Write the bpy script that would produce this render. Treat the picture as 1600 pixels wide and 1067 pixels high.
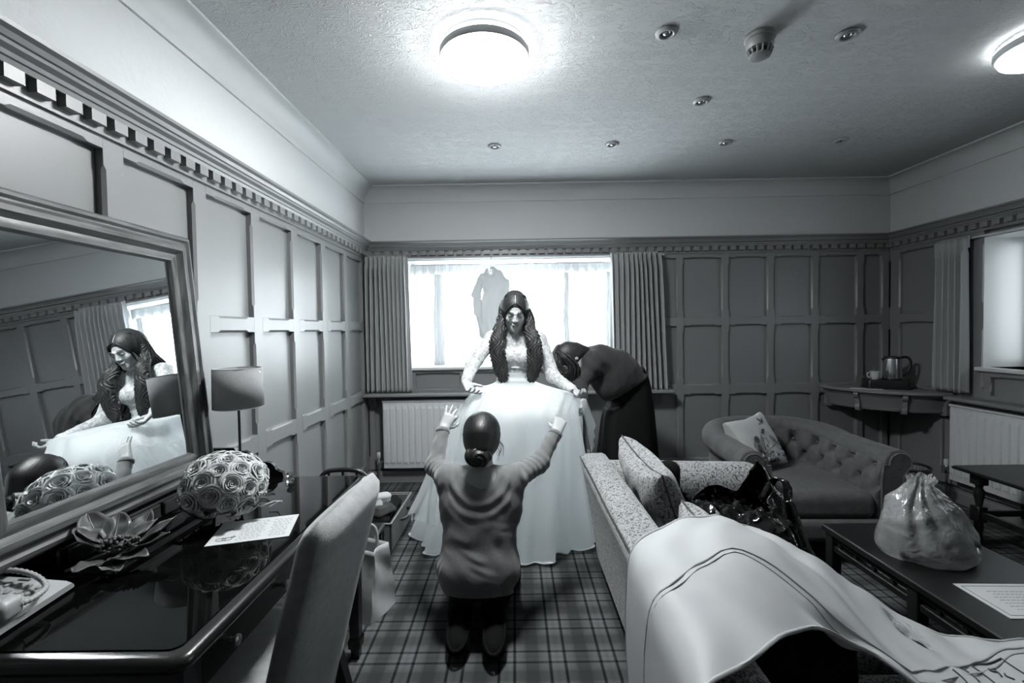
import bpy, math, random
import numpy as np
from mathutils import Vector, Matrix
for _o in list(bpy.data.objects):
    bpy.data.objects.remove(_o)
SC = bpy.context.scene
COL = SC.collection
PI = math.pi

# ---------------------------------------------------------------- camera
F_PX, CAM_H = 711.0, 1.45
_Y = Vector((4 / F_PX, 19.5 / F_PX, -1)).normalized()
_Z = Vector((-0.0155, 1, 0)); _Z = (_Z - _Y * _Z.dot(_Y)).normalized()
_X = _Y.cross(_Z)
cam_d = bpy.data.cameras.new('camera')
cam_d.sensor_width = 36.0
cam_d.lens = 36.0 * F_PX / 1600.0
cam_d.clip_start = 0.02
cam = bpy.data.objects.new('camera', cam_d)
COL.objects.link(cam)
cam.matrix_world = Matrix(((_X[0], _X[1], _X[2], 0), (_Y[0], _Y[1], _Y[2], 0), (_Z[0], _Z[1], _Z[2], CAM_H), (0, 0, 0, 1)))
SC.camera = cam

# ---------------------------------------------------------------- world, daylight, exposure
W = bpy.data.worlds.new('overcast_sky'); SC.world = W
W.use_nodes = True
_bg = W.node_tree.nodes['Background']
_bg.inputs[0].default_value = (0.93, 0.97, 1.0, 1)
_bg.inputs[1].default_value = 1.2

def area_light(name, loc, size, size_y, power, direction):
    d = bpy.data.lights.new(name, 'AREA'); d.shape = 'RECTANGLE'
    d.size = size; d.size_y = size_y; d.energy = power; d.color = (0.95, 0.98, 1.0)
    o = bpy.data.objects.new(name, d); COL.objects.link(o)
    o.location = loc
    o.rotation_euler = Vector(direction).to_track_quat('-Z', 'Y').to_euler()
    return o
# daylight arriving through the two real windows of the room
area_light('daylight_back_window', (-0.02, 4.95, 1.66), 2.1, 1.15, 142, (0, -1, -0.12))
area_light('daylight_off_the_ground', (-0.02, 5.25, 0.75), 2.6, 1.1, 122, (0, -1, 0.62))
area_light('daylight_side_window', (4.9, 2.45, 1.66), 2.2, 1.1, 16, (-1, 0, -0.1))
LAMP_POWER = 116.0       # radiance of the opal diffuser over the room
LAMP_POWER_FAR = 2.2    # diffuser by the side window
SC.view_settings.view_transform = 'Standard'
SC.view_settings.look = 'None'
SC.view_settings.gamma = 1.0
SC.view_settings.use_curve_mapping = False
SC.view_settings.exposure = 1.08
# ---------------------------------------------------------------- materials
_mats = {}
ALB = 0.56      # overall reflectance of the painted and woven surfaces
def grey(v):
    return (v * 0.955, v * 0.99, v * 1.0, 1)
def mat(name, v, rough=0.55, metal=0.0, bump=None, var=None, sheen=0.0, spec=0.5, trans=None, coat=0.0, emit=None, alpha=None, coord='Object'):
    """Grey procedural material. bump=(scale, strength), var=(scale, amount) gives mottling."""
    if name in _mats: return _mats[name]
    if not metal: v = v * ALB
    m = bpy.data.materials.new(name); m.use_nodes = True
    nt = m.node_tree; b = nt.nodes['Principled BSDF']
    b.inputs['Base Color'].default_value = grey(v)
    b.inputs['Roughness'].default_value = rough
    b.inputs['Metallic'].default_value = metal
    b.inputs['Specular IOR Level'].default_value = spec
    b.inputs['Sheen Weight'].default_value = sheen
    b.inputs['Coat Weight'].default_value = coat
    if trans: b.inputs['Transmission Weight'].default_value = trans
    if alpha is not None: b.inputs['Alpha'].default_value = alpha
    if emit:
        b.inputs['Emission Color'].default_value = (0.97, 0.99, 1, 1); b.inputs['Emission Strength'].default_value = emit
    tc = None
    if bump or var:
        tc = nt.nodes.new('ShaderNodeTexCoord')
    if var:
        n = nt.nodes.new('ShaderNodeTexNoise'); n.inputs['Scale'].default_value = var[0]; n.inputs['Detail'].default_value = 5
        nt.links.new(tc.outputs[coord], n.inputs['Vector'])
        r = nt.nodes.new('ShaderNodeValToRGB')
        r.color_ramp.elements[0].position = 0.3; r.color_ramp.elements[1].position = 0.7
        r.color_ramp.elements[0].color = grey(max(0, v * (1 - var[1]))); r.color_ramp.elements[1].color = grey(min(1, v * (1 + var[1])))
        nt.links.new(n.outputs['Fac'], r.inputs['Fac']); nt.links.new(r.outputs['Color'], b.inputs['Base Color'])
    if bump:
        n = nt.nodes.new('ShaderNodeTexNoise'); n.inputs['Scale'].default_value = bump[0]; n.inputs['Detail'].default_value = 4
        nt.links.new(tc.outputs[coord], n.inputs['Vector'])
        p = nt.nodes.new('ShaderNodeBump'); p.inputs['Strength'].default_value = bump[1]; p.inputs['Distance'].default_value = 0.01
        nt.links.new(n.outputs['Fac'], p.inputs['Height']); nt.links.new(p.outputs['Normal'], b.inputs['Normal'])
    _mats[name] = m
    return m
def nodes_of(m):
    nt = m.node_tree
    return nt, nt.nodes['Principled BSDF'], nt.nodes.new, nt.links.new
def math_node(nt, op, a, b=None, c=None):
    n = nt.nodes.new('ShaderNodeMath'); n.operation = op
    for i, x in enumerate((a, b, c)):
        if x is None: continue
        if isinstance(x, (int, float)): n.inputs[i].default_value = x
        else: nt.links.new(x, n.inputs[i])
    return n.outputs[0]
def ramp(nt, fac, stops, interp='LINEAR', k=1.0):
    r = nt.nodes.new('ShaderNodeValToRGB'); cr = r.color_ramp; cr.interpolation = interp
    while len(cr.elements) < len(stops): cr.elements.new(0.5)
    for e, (p, v) in zip(cr.elements, stops):
        e.position = p; e.color = grey(v * k)
    nt.links.new(fac, r.inputs['Fac'])
    return r.outputs['Color']

# ---------------------------------------------------------------- mesh building
class MB:
    """Collects shapes; build() links them as one mesh object."""
    def __init__(s): s.v = []; s.f = []
    def add(s, vs, fs):
        o = len(s.v); s.v += [tuple(map(float, p)) for p in vs]; s.f += [tuple(int(i) + o for i in f) for f in fs]; return s
    def box(s, lo, hi, b=0.0):
        x0, y0, z0 = lo; x1, y1, z1 = hi
        if b <= 0:
            v = [(x, y, z) for z in (z0, z1) for y in (y0, y1) for x in (x0, x1)]
            return s.add(v, [(0, 2, 3, 1), (4, 5, 7, 6), (0, 1, 5, 4), (2, 6, 7, 3), (0, 4, 6, 2), (1, 3, 7, 5)])
        b = min(b, (x1 - x0) * .49, (y1 - y0) * .49, (z1 - z0) * .49)
        v = []; idx = {}
        for cx in (0, 1):
            for cy in (0, 1):
                for cz in (0, 1):
                    for a in range(3):
                        p = [(x0, x1)[cx], (y0, y1)[cy], (z0, z1)[cz]]; sg = [1 - 2 * cx, 1 - 2 * cy, 1 - 2 * cz]
                        for k in range(3):
                            if k != a: p[k] += sg[k] * b
                        idx[cx, cy, cz, a] = len(v); v.append(p)
        f = []
        for a in range(3):
            u, w = (a + 1) % 3, (a + 2) % 3
            for side in (0, 1):
                q = []
                for du, dw in ((0, 0), (1, 0), (1, 1), (0, 1)):
                    c = [0, 0, 0]; c[a] = side; c[u] = du; c[w] = dw; q.append(idx[tuple(c) + (a,)])
                f.append(q if side else q[::-1])
            for du in (0, 1):
                for dw in (0, 1):
                    c0 = [0, 0, 0]; c0[u] = du; c0[w] = dw; c1 = list(c0); c1[a] = 1
                    q = [idx[tuple(c0) + (u,)], idx[tuple(c0) + (w,)], idx[tuple(c1) + (w,)], idx[tuple(c1) + (u,)]]
                    f.append(q if (du == dw) else q[::-1])
        for cx in (0, 1):
            for cy in (0, 1):
                for cz in (0, 1):
                    q = [idx[cx, cy, cz, a] for a in range(3)]
                    f.append(q if (cx + cy + cz) % 2 else q[::-1])
        return s.add(v, f)
    def tube(s, pts, r, n=8, caps=True, flat=None):
        """Swept tube through pts; r a number or a list. flat=(scale on second axis)."""
        P = [Vector(p) for p in pts]; N = len(P)
        R = [r] * N if isinstance(r, (int, float)) else list(r)
        T = [(P[min(i + 1, N - 1)] - P[max(i - 1, 0)]).normalized() for i in range(N)]
        a = T[0].orthogonal().normalized()
        v = []
        for i in range(N):
            a = (a - T[i] * a.dot(T[i]))
            a = a.normalized() if a.length > 1e-6 else T[i].orthogonal().normalized()
            c = T[i].cross(a)
            for k in range(n):
                t = 2 * PI * k / n
                v.append(P[i] + a * (R[i] * math.cos(t)) + c * (R[i] * math.sin(t) * (flat or 1)))
        f = [(i * n + k, i * n + (k + 1) % n, (i + 1) * n + (k + 1) % n, (i + 1) * n + k) for i in range(N - 1) for k in range(n)]
        if caps: f += [tuple(range(n))[::-1], tuple((N - 1) * n + k for k in range(n))]
        return s.add(v, f)
    def lathe(s, prof, c=(0, 0, 0), n=24, axis='z', sx=1, sy=1):
        v = []
        for r, z in prof:
            for k in range(n):
                t = 2 * PI * k / n; x, y = r * math.cos(t) * sx, r * math.sin(t) * sy
                p = {'z': (x, y, z), 'y': (x, z, -y), 'x': (z, x, y)}[axis]
                v.append((c[0] + p[0], c[1] + p[1], c[2] + p[2]))
        m = len(prof)
        f = [(i * n + k, i * n + (k + 1) % n, (i + 1) * n + (k + 1) % n, (i + 1) * n + k) for i in range(m - 1) for k in range(n)]
        f += [tuple(range(n))[::-1], tuple((m - 1) * n + k for k in range(n))]
        return s.add(v, f)
    def prism(s, poly, fn, h0, h1):
        """Polygon in 2-D, fn(u, v, h) -> 3-D point."""
        n = len(poly)
        v = [fn(a, b, h0) for a, b in poly] + [fn(a, b, h1) for a, b in poly]
        f = [(k, (k + 1) % n, n + (k + 1) % n, n + k) for k in range(n)] + [tuple(range(n))[::-1], tuple(range(n, 2 * n))]
        return s.add(v, f)
    def grid(s, fn, nu, nv, close_u=False):
        v = [fn(i / (nu if close_u else nu - 1), j / (nv - 1)) for j in range(nv) for i in range(nu)]
        f = [(j * nu + i, j * nu + (i + 1) % nu, (j + 1) * nu + (i + 1) % nu, (j + 1) * nu + i) for j in range(nv - 1) for i in range(nu if close_u else nu - 1)]
        return s.add(v, f)
    def shift(s, d):
        s.v = [(p[0] + d[0], p[1] + d[1], p[2] + d[2]) for p in s.v]; return s
    def xf(s, M):
        s.v = [tuple(M @ Vector(p)) for p in s.v]; return s
    def mesh(s, name, m, smooth=None):
        me = bpy.data.meshes.new(name); me.from_pydata(s.v, [], s.f); me.validate(); me.update()
        if m: me.materials.append(m)
        if smooth: shade(me, smooth)
        return me
    def build(s, name, m, parent=None, smooth=None, solid=None):
        o = bpy.data.objects.new(name, s.mesh(name, m, smooth)); COL.objects.link(o)
        if parent: o.parent = parent
        if solid:
            md = o.modifiers.new('thickness', 'SOLIDIFY'); md.thickness = solid; md.offset = 0
        return o
def shade(me, angle):
    me.polygons.foreach_set('use_smooth', [True] * len(me.polygons))
    if angle < 180:
        try: me.set_sharp_from_angle(angle=math.radians(angle))
        except Exception: pass
def place(name, me, parent=None, M=None):
    o = bpy.data.objects.new(name, me); COL.objects.link(o)
    if parent: o.parent = parent
    if M is not None: o.matrix_local = M
    return o
def tag(o, label=None, cat=None, group=None, kind=None):
    if label: o['label'] = label
    if cat: o['category'] = cat
    if group: o['group'] = group
    if kind: o['kind'] = kind
    return o
def thing(name, label, cat, loc=(0, 0, 0), rz=0.0, group=None):
    o = bpy.data.objects.new(name, None); COL.objects.link(o)
    o.empty_display_size = 0.05
    o.location = loc; o.rotation_euler = (0, 0, rz)
    return tag(o, label, cat, group)
def struct(name, mb, m, smooth=None):
    return tag(mb.build(name, m, None, smooth), kind='structure')
def copy_tree(o, parent=None):
    c = o.copy(); COL.objects.link(c)
    if parent: c.parent = parent
    for ch in list(o.children): copy_tree(ch, c)
    return c
def lerp(a, b, t): return a + (b - a) * t
def spline(P, n):
    """Catmull-Rom through P, n samples."""
    P = [np.array(p, float) for p in P]; N = len(P); out = []
    for i in range(n):
        t = i / (n - 1) * (N - 1); k = min(int(t), N - 2); u = t - k
        p0 = P[max(k - 1, 0)]; p1 = P[k]; p2 = P[k + 1]; p3 = P[min(k + 2, N - 1)]
        out.append(0.5 * (2 * p1 + (p2 - p0) * u + (2 * p0 - 5 * p1 + 4 * p2 - p3) * u * u + (3 * p1 - p0 - 3 * p2 + p3) * u ** 3))
    return out

# ---------------------------------------------------------------- distance-field modelling (organic shapes)
class SDF:
    def __init__(s, lo, hi, h):
        s.lo = np.array(lo, float); s.h = h
        n = np.ceil((np.array(hi) - s.lo) / h).astype(int) + 1
        s.n = n; s.a = np.full(n, 9.0, np.float32)
        s.ax = [(s.lo[i] + h * np.arange(n[i])).astype(np.float32) for i in range(3)]
    def _win(s, lo, hi):
        i0 = np.clip(np.floor((np.array(lo) - s.lo) / s.h).astype(int), 0, s.n); i1 = np.clip(np.ceil((np.array(hi) - s.lo) / s.h).astype(int) + 1, 0, s.n)
        sl = tuple(slice(a, b) for a, b in zip(i0, i1))
        return sl, s.ax[0][sl[0]][:, None, None], s.ax[1][sl[1]][None, :, None], s.ax[2][sl[2]][None, None, :]
    def _put(s, sl, d, k, op):
        A = s.a[sl]
        if A.size == 0: return
        if op == 'sub':
            B = -d
            h = np.maximum(k - np.abs(A - B), 0) / max(k, 1e-6)
            s.a[sl] = np.maximum(A, B) + h * h * k * .25
        else:
            h = np.maximum(k - np.abs(A - d), 0) / max(k, 1e-6)
            s.a[sl] = np.minimum(A, d) - h * h * k * .25
    def cap(s, a, b, ra, rb=None, k=0.02, op='add', m=0.06, flat=None):
        """Tapered capsule. flat=(axis vector, factor): thinner along axis."""
        rb = ra if rb is None else rb
        a = np.array(a, float); b = np.array(b, float); r = max(ra, rb) + m
        sl, x, y, z = s._win(np.minimum(a, b) - r, np.maximum(a, b) + r)
        ba = b - a; L = max(ba.dot(ba), 1e-9)
        px, py, pz = x - a[0], y - a[1], z - a[2]
        t = np.clip((px * ba[0] + py * ba[1] + pz * ba[2]) / L, 0, 1)
        dx, dy, dz = px - t * ba[0], py - t * ba[1], pz - t * ba[2]
        q = dx * dx + dy * dy + dz * dz
        if flat is not None:
            n = np.array(flat[0], float); n /= np.linalg.norm(n)
            c = dx * n[0] + dy * n[1] + dz * n[2]
            q = q + c * c * (1 / flat[1] ** 2 - 1)
            d = (np.sqrt(q) - (ra + (rb - ra) * t)) * (0.5 + 0.5 * flat[1])
        else:
            d = np.sqrt(q) - (ra + (rb - ra) * t)
        s._put(sl, d, k, op); return s
    def chain(s, pts, rs, k=0.015, **kw):
        for i in range(len(pts) - 1): s.cap(pts[i], pts[i + 1], rs[i], rs[i + 1], k, **kw)
        return s
    def ell(s, c, r, k=0.02, op='add', R=None, m=0.06):
        c = np.array(c, float); r = np.array(r, float); e = r.max() + m
        sl, x, y, z = s._win(c - e, c + e)
        px, py, pz = x - c[0], y - c[1], z - c[2]
        if R is not None:
            R = np.array(R)
            px, py, pz = (R[0, 0] * px + R[1, 0] * py + R[2, 0] * pz, R[0, 1] * px + R[1, 1] * py + R[2, 1] * pz, R[0, 2] * px + R[1, 2] * py + R[2, 2] * pz)
        k0 = np.sqrt((px / r[0]) ** 2 + (py / r[1]) ** 2 + (pz / r[2]) ** 2)
        k1 = np.sqrt((px / r[0] ** 2) ** 2 + (py / r[1] ** 2) ** 2 + (pz / r[2] ** 2) ** 2)
        d = k0 * (k0 - 1) / np.maximum(k1, 1e-6)
        s._put(sl, d, k, op); return s
    def rbox(s, c, hs, r, k=0.0, op='add', R=None, m=0.06):
        c = np.array(c, float); hs = np.array(hs, float); e = np.linalg.norm(hs) + m
        sl, x, y, z = s._win(c - e, c + e)
        px, py, pz = x - c[0], y - c[1], z - c[2]
        if R is not None:
            R = np.array(R)
            px, py, pz = (R[0, 0] * px + R[1, 0] * py + R[2, 0] * pz, R[0, 1] * px + R[1, 1] * py + R[2, 1] * pz, R[0, 2] * px + R[1, 2] * py + R[2, 2] * pz)
        qx, qy, qz = np.abs(px) - hs[0] + r, np.abs(py) - hs[1] + r, np.abs(pz) - hs[2] + r
        d = np.sqrt(np.maximum(qx, 0) ** 2 + np.maximum(qy, 0) ** 2 + np.maximum(qz, 0) ** 2) + np.minimum(np.maximum(qx, np.maximum(qy, qz)), 0) - r
        s._put(sl, d, k, op); return s
    def field(s):
        return s.ax[0][:, None, None], s.ax[1][None, :, None], s.ax[2][None, None, :]
    def copy(s):
        c = SDF.__new__(SDF); c.lo = s.lo; c.h = s.h; c.n = s.n; c.ax = s.ax; c.a = s.a.copy(); return c
    def cut(s, n, p, soft=0.0):
        """Keep the side of the plane where (x-p).n < 0."""
        n = np.array(n, float); n /= np.linalg.norm(n); x, y, z = s.field()
        d = (x - p[0]) * n[0] + (y - p[1]) * n[1] + (z - p[2]) * n[2]
        s.a = np.maximum(s.a, d.astype(np.float32)); return s
    def mb(s):
        A = s.a; h = s.h
        A = np.pad(A, 1, constant_values=1.0)
        S = A < 0
        n = np.array(A.shape)
        cs = S[:-1, :-1, :-1].astype(np.int8)
        tot = np.zeros(n - 1, np.int8)
        for i in (0, 1):
            for j in (0, 1):
                for k in (0, 1):
                    tot += S[i:n[0] - 1 + i, j:n[1] - 1 + j, k:n[2] - 1 + k]
        act = np.argwhere((tot > 0) & (tot < 8))
        idx = np.full(n - 1, -1, np.int32); idx[tuple(act.T)] = np.arange(len(act))
        acc = np.zeros((len(act), 3)); cnt = np.zeros(len(act))
        corners = [(i, j, k) for i in (0, 1) for j in (0, 1) for k in (0, 1)]
        val = {c: A[act[:, 0] + c[0], act[:, 1] + c[1], act[:, 2] + c[2]] for c in corners}
        for c in corners:
            for ax in range(3):
                if c[ax]: continue
                d = list(c); d[ax] = 1; d = tuple(d)
                va, vb = val[c], val[d]; mk = (va < 0) != (vb < 0)
                t = np.where(mk, va / np.where(mk, va - vb, 1), 0)
                for q in range(3):
                    acc[:, q] += np.where(mk, c[q] + (t if q == ax else 0), 0)
                cnt += mk
        V = (act + acc / cnt[:, None] - 1) * h + s.lo
        Fs = []
        for ax in range(3):
            u, w = (ax + 1) % 3, (ax + 2) % 3
            s0 = [slice(None)] * 3; s1 = [slice(None)] * 3
            s0[ax] = slice(0, n[ax] - 1); s1[ax] = slice(1, n[ax])
            e = np.argwhere(S[tuple(s0)] != S[tuple(s1)])
            e = e[(e[:, u] > 0) & (e[:, w] > 0) & (e[:, u] < n[u] - 1) & (e[:, w] < n[w] - 1)]
            if not len(e): continue
            inside = S[tuple(e.T)]
            q = []
            for du, dw in ((1, 1), (0, 1), (0, 0), (1, 0)):
                g = e.copy(); g[:, u] -= du; g[:, w] -= dw; q.append(idx[tuple(g.T)])
            q = np.stack(q, 1); q[~inside] = q[~inside][:, ::-1]; Fs.append(q)
        return V, np.concatenate(Fs)
    def build(s, name, m, parent=None, off=(0, 0, 0), smooth=True):
        V, Fc = s.mb(); V = V - np.array(off)
        me = bpy.data.meshes.new(name)
        me.vertices.add(len(V)); me.vertices.foreach_set('co', V.astype(np.float32).ravel())
        me.loops.add(len(Fc) * 4); me.loops.foreach_set('vertex_index', Fc.astype(np.int32).ravel())
        me.polygons.add(len(Fc)); me.polygons.foreach_set('loop_start', np.arange(0, len(Fc) * 4, 4, dtype=np.int32))
        me.polygons.foreach_set('use_smooth', np.ones(len(Fc), bool))
        me.update(calc_edges=True); me.validate()
        if m: me.materials.append(m)
        o = bpy.data.objects.new(name, me); COL.objects.link(o)
        if parent: o.parent = parent
        return o
def smooth_noise(x, y, z, f, seed=0):
    """Cheap band-limited noise from a few sines; about -1..1."""
    r = random.Random(seed); t = 0
    for _ in range(5):
        a, b, c, p = r.uniform(-1, 1), r.uniform(-1, 1), r.uniform(-1, 1), r.uniform(0, 6.28)
        t = t + np.sin(f * (a * x + b * y + c * z) * 1.6 + p)
    return t / 3.2
# ================================================================ ROOM
XL, XR, YB, YF, ZC = -1.41, 3.55, 4.33, -1.9, 2.79
PAINT = mat('panel_paint', 0.265, 0.42, bump=(60, 0.04))
PAINT_LIGHT = PAINT
PLASTER = mat('wall_plaster', 0.80, 0.7, bump=(35, 0.25))
WHITE_PAINT = mat('white_gloss_paint', 0.78, 0.35)
RAD = mat('radiator_enamel', 0.8, 0.35)
DARKWOOD = mat('dark_wood', 0.016, 0.32, var=(9, 0.4))
BLACK = mat('black_plastic', 0.012, 0.35)
CHROME = mat('chrome', 0.75, 0.18, metal=1.0)

# ---- tartan carpet
CARPET = mat('tartan_carpet', 0.2, 0.95, spec=0.1)
nt, bs, NN, LK = nodes_of(CARPET)
tc = NN('ShaderNodeTexCoord'); sp = NN('ShaderNodeSeparateXYZ'); LK(tc.outputs['Object'], sp.inputs[0])
wob = NN('ShaderNodeTexNoise'); wob.inputs['Scale'].default_value = 260; LK(tc.outputs['Object'], wob.inputs['Vector'])
wv = math_node(nt, 'MULTIPLY', math_node(nt, 'SUBTRACT', wob.outputs['Fac'], 0.5), 0.009)
def plaid(axis, off):
    u = math_node(nt, 'FRACT', math_node(nt, 'DIVIDE', math_node(nt, 'ADD', math_node(nt, 'ADD', sp.outputs[axis], off + 20 * 0.221), wv), 0.221))
    return ramp(nt, u, [(0.0, .013), (.045, .013), (.06, .30), (.10, .33), (.17, .24), (.24, .33), (.285, .30), (.30, .013), (.345, .013), (.36, .27), (.45, .22), (.53, .15), (.56, .085), (.78, .085), (.81, .15), (.90, .22), (.985, .27), (1.0, .013)], k=ALB * .78)
ca = plaid(0, 0.093 + 0.221); cb = plaid(1, -2.378 + 0.221 * 11)
mx = NN('ShaderNodeMix'); mx.data_type = 'RGBA'; mx.blend_type = 'MIX'; mx.inputs[0].default_value = 0.5; LK(ca, mx.inputs[6]); LK(cb, mx.inputs[7])
mn = NN('ShaderNodeMix'); mn.data_type = 'RGBA'; mn.blend_type = 'DARKEN'; mn.inputs[0].default_value = 0.75; LK(ca, mn.inputs[6]); LK(cb, mn.inputs[7])
m2 = NN('ShaderNodeMix'); m2.data_type = 'RGBA'; m2.inputs[0].default_value = 0.6; LK(mx.outputs[2], m2.inputs[6]); LK(mn.outputs[2], m2.inputs[7])
pile = NN('ShaderNodeTexNoise'); pile.inputs['Scale'].default_value = 420; LK(tc.outputs['Object'], pile.inputs['Vector'])
pr = ramp(nt, pile.outputs['Fac'], [(0.3, .45), (0.7, 1.0)])
m3 = NN('ShaderNodeMix'); m3.data_type = 'RGBA'; m3.blend_type = 'MULTIPLY'; m3.inputs[0].default_value = 0.8; LK(m2.outputs[2], m3.inputs[6]); LK(pr, m3.inputs[7])
LK(m3.outputs[2], bs.inputs['Base Color'])
bp = NN('ShaderNodeBump'); bp.inputs['Strength'].default_value = 0.5; bp.inputs['Distance'].default_value = 0.004; LK(pile.outputs['Fac'], bp.inputs['Height']); LK(bp.outputs[0], bs.inputs['Normal'])
struct('floor', MB().box((XL - .1, YF - .1, -.08), (XR + .45, YB + .1, 0)), CARPET)

# ---- embossed paper ceiling
CEIL = mat('embossed_ceiling_paper', 0.80, 0.75, spec=0.2)
nt, bs, NN, LK = nodes_of(CEIL)
tc = NN('ShaderNodeTexCoord')
sep = NN('ShaderNodeSeparateXYZ'); LK(tc.outputs['Object'], sep.inputs[0])
# rosettes on a staggered lattice, squiggles between
vor = NN('ShaderNodeTexVoronoi'); vor.inputs['Scale'].default_value = 7.5; vor.inputs['Randomness'].default_value = 0.12; LK(tc.outputs['Object'], vor.inputs['Vector'])
ns = NN('ShaderNodeTexNoise'); ns.inputs['Scale'].default_value = 48; ns.inputs['Detail'].default_value = 2; LK(tc.outputs['Object'], ns.inputs['Vector'])
ns2 = NN('ShaderNodeTexNoise'); ns2.inputs['Scale'].default_value = 24; ns2.inputs['Detail'].default_value = 3; ns2.inputs['Distortion'].default_value = 1.6
mp = NN('ShaderNodeMapping'); mp.inputs['Scale'].default_value = (0.55, 1.25, 1); LK(tc.outputs['Object'], mp.inputs[0]); LK(mp.outputs[0], ns2.inputs['Vector'])
near = math_node(nt, 'MINIMUM', math_node(nt, 'MAXIMUM', math_node(nt, 'MULTIPLY', math_node(nt, 'SUBTRACT', 0.40, vor.outputs['Distance']), 6.0), 0.0), 1.0)
ridge1 = math_node(nt, 'MULTIPLY', math_node(nt, 'SUBTRACT', 1.0, math_node(nt, 'MINIMUM', math_node(nt, 'MULTIPLY', math_node(nt, 'ABSOLUTE', math_node(nt, 'SUBTRACT', ns.outputs['Fac'], 0.5)), 14), 1.0)), near)
ridge2 = math_node(nt, 'MULTIPLY', math_node(nt, 'SUBTRACT', 1.0, math_node(nt, 'MINIMUM', math_node(nt, 'MULTIPLY', math_node(nt, 'ABSOLUTE', math_node(nt, 'SUBTRACT', ns2.outputs['Fac'], 0.56)), 22), 1.0)), math_node(nt, 'SUBTRACT', 1.0, math_node(nt, 'MULTIPLY', near, 0.4)))
hh = math_node(nt, 'ADD', math_node(nt, 'MULTIPLY', ridge1, 0.7), ridge2)
bp = NN('ShaderNodeBump'); bp.inputs['Strength'].default_value = 0.5; bp.inputs['Distance'].default_value = 0.010; LK(hh, bp.inputs['Height']); LK(bp.outputs[0], bs.inputs['Normal'])
struct('ceiling', MB().box((XL - .1, YF - .1, ZC), (XR + .1, YB + .1, ZC + .1)), CEIL)

# ---- panelled walls: frames in wall coordinates (u along, n out into the room, z up)
class Wall:
    def __init__(s, origin, u, n): s.o = Vector(origin); s.u = Vector(u); s.n = Vector(n)
    def p(s, u, n, z): return s.o + s.u * u + s.n * n + Vector((0, 0, z))
    def box(s, mb, u0, u1, n0, n1, z0, z1, b=0):
        t = MB().box((u0, n0, z0), (u1, n1, z1), b)
        return mb.add([s.p(*q) for q in t.v], t.f if s.flip() else [f[::-1] for f in t.f])
    def flip(s): return s.u.cross(s.n).z > 0
    def M(s, u, n, z, vertical):
        # local x = length, local y = width, local z = out of wall
        if vertical: cx, cy = Vector((0, 0, 1)), s.n.cross(Vector((0, 0, 1)))
        else: cx = s.u if s.flip() else -s.u; cy = s.n.cross(cx)
        o = s.p(u, n, z)
        return Matrix(((cx[0], cy[0], s.n[0], o[0]), (cx[1], cy[1], s.n[1], o[1]), (cx[2], cy[2], s.n[2], o[2]), (0, 0, 0, 1)))
_bars = {}
def bar_mesh(name, L, w, zones, d=0.032, c=0.011, m=None):
    """Moulded bar centred on local x, width 2w, with stop-chamfered edges along the zones."""
    key = (name, round(L, 3), round(w, 4), tuple((round(a, 3), round(b, 3)) for a, b in zones))
    if key in _bars: return _bars[key]
    st = [(-L / 2, 0)]
    for a, b in zones:
        e = min(0.055, (b - a) * .2)
        st += [(a + e, 0), (a + e + .016, 1), (b - e - .016, 1), (b - e, 0)]
    st.append((L / 2, 0))
    v = []
    for x, k in st:
        wf = w - (c if k else 0.0012); zc = -(c * .9 if k else 0.0012)
        v += [(x, -w, -d), (x, -w, zc), (x, -wf, 0), (x, wf, 0), (x, w, zc), (x, w, -d)]
    f = []
    for i in range(len(st) - 1):
        for k in range(5):
            a = i * 6 + k; f.append((a, a + 6, a + 7, a + 1))
    f += [tuple(range(6)), tuple((len(st) - 1) * 6 + k for k in range(6))[::-1]]
    mb = MB().add(v, f); me = mb.mesh(name, m or PAINT, 30); _bars[key] = me
    return me
_boxes = {}
def box_mesh(name, sx, sy, sz, m, b=0.0):
    key = (name, round(sx, 3), round(sy, 3), round(sz, 3), m.name, b)
    if key not in _boxes: _boxes[key] = MB().box((-sx / 2, -sy / 2, -sz / 2), (sx / 2, sy / 2, sz / 2), b).mesh(name, m)
    return _boxes[key]
def panelling(parent, wl, cols, zr, u_lim, skip=()):
    """cols: (u0,u1) panel openings; zr: (z0,z1) rows bottom to top; stiles fill between columns, rails between rows."""
    D = 0.032
    z_lo, z_hi = zr[0][0] - .07, zr[-1][1] + .05
    edges = [u_lim[0]] + [x for c in cols for x in c] + [u_lim[1]]
    for i in range(0, len(edges), 2):
        a, b = edges[i], edges[i + 1]
        if b - a < .012: continue
        L = z_hi - z_lo; zc = (z_hi + z_lo) / 2
        me = bar_mesh('stile', L, (b - a) / 2, [(q0 - zc, q1 - zc) for q0, q1 in zr])
        place('stile', me, parent, wl.M((a + b) / 2, 0, zc, True))
    rails = [(z_lo, zr[0][0])] + [(zr[i][1], zr[i + 1][0]) for i in range(len(zr) - 1)] + [(zr[-1][1], z_hi)]
    for (u0, u1) in cols:
        L = u1 - u0
        for r0, r1 in rails:
            place('rail', bar_mesh('rail', L, (r1 - r0) / 2, [(-L / 2, L / 2)]), parent, wl.M((u0 + u1) / 2, 0, (r0 + r1) / 2, False))
        for z0, z1 in zr:
            M = wl.M((u0 + u1) / 2, -D - .004, (z0 + z1) / 2, True)
            place('panel', box_mesh('panel', z1 - z0, L, .012, PAINT), parent, M)
CORN = [(0, 2.135), (.012, 2.135), (.012, 2.195), (.034, 2.197), (.040, 2.212), (.046, 2.214), (.050, 2.226), (.066, 2.236), (.069, 2.246), (.076, 2.248), (.084, 2.262), (.098, 2.270), (.100, 2.282), (0, 2.288)]
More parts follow.
